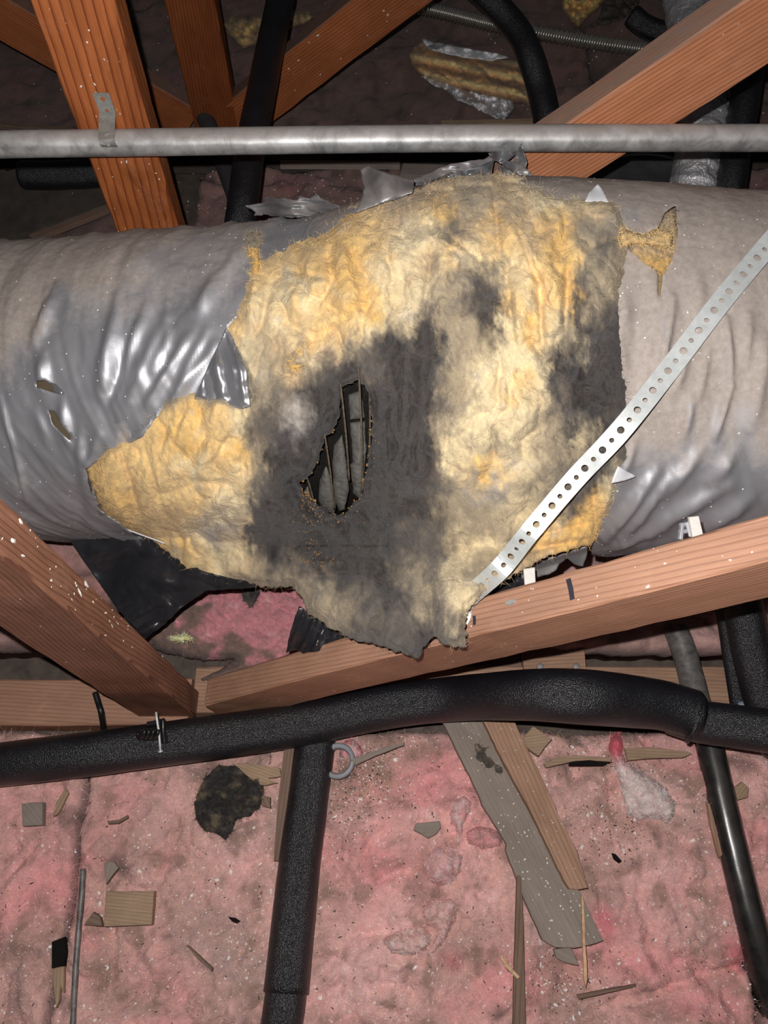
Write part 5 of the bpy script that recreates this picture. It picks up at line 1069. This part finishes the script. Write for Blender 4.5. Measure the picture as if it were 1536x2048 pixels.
board('board_offcut', [(1044, 1304), (1168, 1288), (1174, 1352), (1050, 1356)], -.012, .02, M_plank_brown, 'short brown board with nails behind the arch of the crossing foam pipe')
board('board_offcut', [(905, 1330), (1040, 1306), (1046, 1350), (920, 1372)], -.022, .018, M_lath, 'dusty grey board left of the short brown one')
for x_ in (1080, 1152):
    c = PZ(np.array(float(x_)), np.array(1334.), -.010); o = tube('nail', np.array([c, c + [0, 0, .004]]), .0055, M_galv, None, seg=10); tag(o, 'left nail head in the short brown board' if x_ == 1080 else 'right nail head in the short brown board', 'nail')
board('wood_block', [(212, 1783), (308, 1782), (303, 1850), (208, 1853)], .036, .012, M_tan, 'tan square block with cross grain lying on the pink batt', rag=.8)
board('wood_block', [(43, 1607), (66, 1604), (85, 1604), (84, 1650), (45, 1652)], .022, .012, M_plank_grey, 'small grey square block near the left edge', rag=.6)
board('wood_chip', [(130, 1577), (137, 1586), (126, 1608), (116, 1628), (106, 1633), (112, 1606)], .026, .004, M_tan, 'curved tan chip right of the small grey block', rag=.6)
board('charred_stick', [(103, 1884), (128, 1874), (131, 1905), (128, 1932), (103, 1936)], .030, .008, M_char, 'charred black end of a broken stick at the lower left', rag=1)
board('broken_stick', [(101, 1938), (128, 1932), (127, 1985), (122, 1968), (118, 2000), (112, 2016), (108, 1978)], .026, .006, M_tan, 'splintered tan end of a broken stick below the charred one', rag=1)
board('wood_block', [(1040, 1482), (1066, 1452), (1104, 1478), (1090, 1494), (1078, 1512), (1060, 1500)], .026, .010, M_tan, 'tan cracked block right of the brown plank top', rag=1)
board('wood_sliver', [(1088, 1528), (1110, 1516), (1150, 1510), (1222, 1516), (1224, 1524), (1180, 1520), (1150, 1522), (1092, 1535)], .030, .006, M_tan, 'long tan sliver left of the pink tongue', rag=.8)
board('charred_stick', [(1140, 1524), (1180, 1519), (1222, 1524), (1206, 1531), (1160, 1532), (1138, 1531)], .027, .006, M_char, 'black charred sliver under the long tan sliver', rag=.8)
board('wood_sliver', [(1250, 1496), (1300, 1494), (1376, 1503), (1384, 1508), (1366, 1515), (1310, 1516), (1256, 1521)], .030, .006, M_tan, 'flat tan sliver right of the pink tongue top', rag=1)
board('grey_shard', [(827, 1660), (832, 1647), (880, 1642), (882, 1656), (872, 1668), (856, 1676)], .036, .006, M_plank_grey, 'grey shard stuck in the pink folds left of the planks', rag=1)
board('grey_shard', [(208, 1726), (226, 1722), (237, 1736), (224, 1752), (212, 1768)], .034, .005, M_plank_grey, 'pointed grey shard above the tan square block', rag=1)
board('wood_block', [(168, 1850), (186, 1824), (200, 1834), (204, 1852)], .030, .008, M_lath, 'half-buried brown block left of the tan square block', rag=1)
board('lath', [(1034, 1750), (1042, 1752), (1047, 1850), (1050, 1980), (1052, 2080), (1026, 2080), (1028, 1950), (1031, 1860)], .036, .008, M_lath, 'narrow brown lath running down beside the grey plank', rag=.6)
board('wood_sliver', [(1163, 1790), (1167, 1796), (1170, 1860), (1175, 1960), (1172, 1974), (1168, 1960), (1165, 1880)], .046, .004, M_splin, 'bright thin sliver standing across the end of the grey plank', rag=.5)
board('wood_sliver', [(996, 1908), (1004, 1914), (1040, 1954), (1036, 1958), (1010, 1934)], .050, .003, M_splin, 'bright short sliver lying over the narrow lath', rag=.5)
board('twig', [(1154, 1990), (1200, 1980), (1272, 1968), (1272, 1973), (1206, 1988), (1158, 1998)], .030, .004, M_lath, 'thin grey twig at the bottom right of the grey plank', rag=.8)
board('wood_scrap', [(466, 1528), (500, 1526), (560, 1536), (562, 1552), (536, 1556), (556, 1566), (520, 1570), (498, 1556)], .020, .010, M_tan, 'rough tan wood scrap behind the charred tuft', rag=2)
board('wood_scrap', [(522, 1590), (540, 1594), (541, 1616), (524, 1612)], .022, .008, M_lath, 'small brown scrap right of the charred tuft', rag=1)
board('lath', [(570, 1480), (590, 1482), (576, 1600), (562, 1722), (547, 1722), (556, 1600)], .022, .03, M_lath, 'brown lath on edge against the lower foam-covered pipe', rag=.6)
board('wood_chip', [(1470, 1574), (1486, 1562), (1498, 1576), (1496, 1594), (1476, 1600)], .026, .006, M_tan, 'small tan chip right of the iron pipe', rag=1.5)
board('wood_sliver', [(1414, 1604), (1420, 1608), (1434, 1660), (1445, 1710), (1438, 1716), (1424, 1660)], .030, .006, M_plank_brown, 'brown sliver along the left side of the iron pipe', rag=.8)
board('wood_sliver', [(372, 1890), (378, 1892), (426, 1936), (424, 1942), (396, 1918)], .036, .004, M_lath, 'dark thin sliver below the tan square block', rag=.6)
board('twig', [(214, 1642), (236, 1640), (256, 1630), (256, 1636), (236, 1647), (216, 1648)], .034, .003, M_lath, 'thin twig left of the charred tuft', rag=.8)
board('twig', [(700, 1520), (740, 1504), (808, 1484), (808, 1490), (750, 1512), (712, 1530)], .032, .005, M_plank_grey, 'grey sliver right of the pink ball of fluff', rag=.6)
board('black_chip', [(1224, 1706), (1232, 1708), (1244, 1722), (1238, 1726), (1228, 1718)], .034, .004, M_char, 'black chip in the pink batt right of the brown plank', rag=.5)
board('black_chip', [(456, 1834), (470, 1836), (480, 1842), (472, 1846), (462, 1842)], .036, .003, M_char, 'tiny black leaf-like chip right of the tan square block', rag=1)
board('lath', [(882, 241), (1066, 237), (1066, 244), (882, 249)], .06, .012, M_tan, 'thin pale lath lying behind the steel pipe below the tan strip')
board('lath', [(-40, 238), (60, 248), (150, 256), (150, 262), (60, 255), (-40, 246)], .06, .012, M_lath, 'thin lath behind the steel pipe at the left edge')
board('plywood_sheet', [(-60, 350), (190, 322), (214, 408), (60, 464), (-60, 490)], .02, .012, M_ply, 'dark dusty plywood sheet above the duct at the left')
board('lath', [(56, 470), (216, 408), (218, 418), (66, 478)], .045, .012, M_lath, 'slanting lath along the plywood sheet edge')
board('board_offcut', [(806, 326), (905, 330), (902, 350), (800, 350)], .03, .015, M_plank_grey, 'pale grey board end behind the silver flap, under the steel pipe')
board('board_offcut', [(560, 320), (800, 322), (800, 330), (560, 329)], .03, .012, M_plank_grey, 'thin pale board edge in the shadow under the steel pipe')
# white plastic strips by the near beam
for (pl, d_, lb) in [([(1378, 1034), (1398, 1032), (1408, 1074), (1386, 1078)], .655, 'white plastic strip standing behind the near beam at right'), ([(1047, 1138), (1070, 1135), (1072, 1172), (1050, 1176)], .76, 'white plastic strip behind the near beam by the torn silver film')]:
    p = np.array(pl, float); o = prism('plastic_strip', P(p[:, 0], p[:, 1], np.full(4, d_)), .0035, M_pvc); tag(o, lb, 'strip')
br = thing('plastic_bracket', P(np.array(1368.), np.array(1078.), np.array(.665)), 'small grey bracket left of the right white plastic strip', 'bracket')
for a, b in [((1356, 1078), (1360, 1048)), ((1360, 1048), (1378, 1044)), ((1358, 1062), (1380, 1058)), ((1378, 1044), (1384, 1072))]:
    beam('bracket_rib', P(np.array(float(a[0])), np.array(float(a[1])), np.array(.663)), P(np.array(float(b[0])), np.array(float(b[1])), np.array(.663)), .002, .003, M_greyplast, br, nseg=2, bev=.0004)
# grey plastic ring
c = PZ(np.array(676.), np.array(1522.), .022); th = np.linspace(0, 2 * math.pi, 48)
def ringf(rr, th_, n): return rr * (1 + .6 * np.abs(np.sin(th_))[None, :])
o = tube('plastic_ring', np.stack([c[0] + .021 * np.cos(th), c[1] + .021 * np.sin(th), c[2] + .004 * np.cos(th)], 1), .0035, M_greyplast, None, seg=12, caps=False, rfun=ringf); tag(o, 'grey plastic ring beside the lower foam-covered pipe', 'ring')

# ---------------------------------------------------------------- fine debris strewn over the batts
rg = np.random.default_rng(21)
def strew(n, pxr, pyr, up=.0012, clusters=()):
    px = rg.uniform(*pxr, n); py = rg.uniform(*pyr, n)
    for (x, y, sx, sy, m) in clusters: px = np.concatenate([px, rg.normal(x, sx, m)]); py = np.concatenate([py, rg.normal(y, sy, m)])
    dp = fdepth(px, py); v = P(px, py, dp); e = .003
    nx_ = floorz(v[:, 0] + e, v[:, 1]) - floorz(v[:, 0] - e, v[:, 1]); ny_ = floorz(v[:, 0], v[:, 1] + e) - floorz(v[:, 0], v[:, 1] - e)
    n_ = np.stack([-nx_ / (2 * e), -ny_ / (2 * e), np.ones(len(px))], 1); n_ /= np.linalg.norm(n_, axis=1)[:, None]
    ok = (v[:, 1] < .195) | ((v[:, 1] > .335) & (v[:, 1] < .79)) | ((v[:, 1] > .91) & (v[:, 1] < 1.40)) | (v[:, 1] > 1.55)
    return (v + n_ * up)[ok], n_[ok]
CL = [(730, 1540, 70, 60, 300), (700, 1620, 40, 60, 120), (1100, 1500, 90, 30, 120), (1290, 1560, 90, 50, 120), (1230, 1660, 50, 40, 90), (1120, 1960, 60, 40, 120), (480, 1880, 40, 30, 50), (430, 1800, 90, 90, 110), (1420, 1780, 40, 90, 80), (230, 1830, 60, 80, 60), (1440, 1560, 60, 60, 60)]
v, n_ = strew(1700, (-40, 1580), (1440, 2090), clusters=CL); sz = rg.uniform(.0005, .0014, len(v)) * np.where(rg.random(len(v)) < .06, 2.3, 1)
flakes('plaster_flecks', v, n_, sz, M_fleck, elong=1.4, label='fine white plaster flecks strewn over the near pink batts', cat='debris')
v, n_ = strew(2600, (-40, 1580), (1440, 2090), clusters=CL); flakes('wood_splinters', v, n_, rg.uniform(.0004, .0007, len(v)), M_splin, elong=rg.uniform(1.5, 6, len(v)), thick=.6, label='fine tan wood splinters strewn over the near pink batts', cat='debris')
v, n_ = strew(700, (-40, 1580), (1440, 2090), clusters=CL[:6]); flakes('dark_grit', v, n_, rg.uniform(.0004, .0010, len(v)), M_darkbit, elong=rg.uniform(1, 4, len(v)), thick=.5, label='fine dark grit strewn over the near pink batts', cat='debris')
v, n_ = strew(520, (-60, 1600), (0, 470), clusters=[(640, 380, 60, 30, 80), (420, 380, 30, 40, 40)]); flakes('plaster_flecks', v, n_, rg.uniform(.0006, .0019, len(v)), M_fleck, elong=1.3, label='white flecks on the dark batts behind the duct', cat='debris')
# flecks lying on the planks
def on_plane(n, pl, z):
    p = np.array(pl, float); x = rg.uniform(p[:, 0].min(), p[:, 0].max(), n * 4); y = rg.uniform(p[:, 1].min(), p[:, 1].max(), n * 4); m = inside(pl, x, y); x, y = x[m][:n], y[m][:n]
    return PZ(x, y, z + .0008), np.repeat(np.array([[0, 0, 1.0]]), len(x), 0)
v, n_ = on_plane(90, [(900, 1440), (965, 1440), (1000, 1510), (1128, 1765), (1165, 1795), (1200, 1875), (1110, 1885), (1040, 1770)], .034); flakes('plaster_flecks', v, n_, rg.uniform(.0005, .0013, len(v)), M_fleck, elong=1.3, label='white flecks lying on the grey plank', cat='debris')
v, n_ = on_plane(40, [(975, 1440), (1024, 1440), (1160, 1720), (1170, 1770), (1145, 1772)], .050); flakes('plaster_flecks', v, n_, rg.uniform(.0004, .0009, len(v)), M_fleck, elong=1.3, label='tiny white flecks lying on the brown plank', cat='debris')
# flecks stuck to the duct jacket
VJ = duct_pts(off).reshape(-1, 3); jx, jy, _ = proj(VJ); okj = front.reshape(-1) & ~inside(OPEN, jx, jy) & (jx > -20) & (jx < 1560)
idx = rg.choice(np.nonzero(okj)[0], 300, replace=False); ctr_ = np.repeat(AX, NV, 0)[idx]; nj = VJ[idx] - ctr_; nj /= np.linalg.norm(nj, axis=1)[:, None]
flakes('plaster_fleck', VJ[idx] + nj * .0004, nj, rg.uniform(.0004, .0011, len(idx)), M_fleck, duct, elong=1.4)
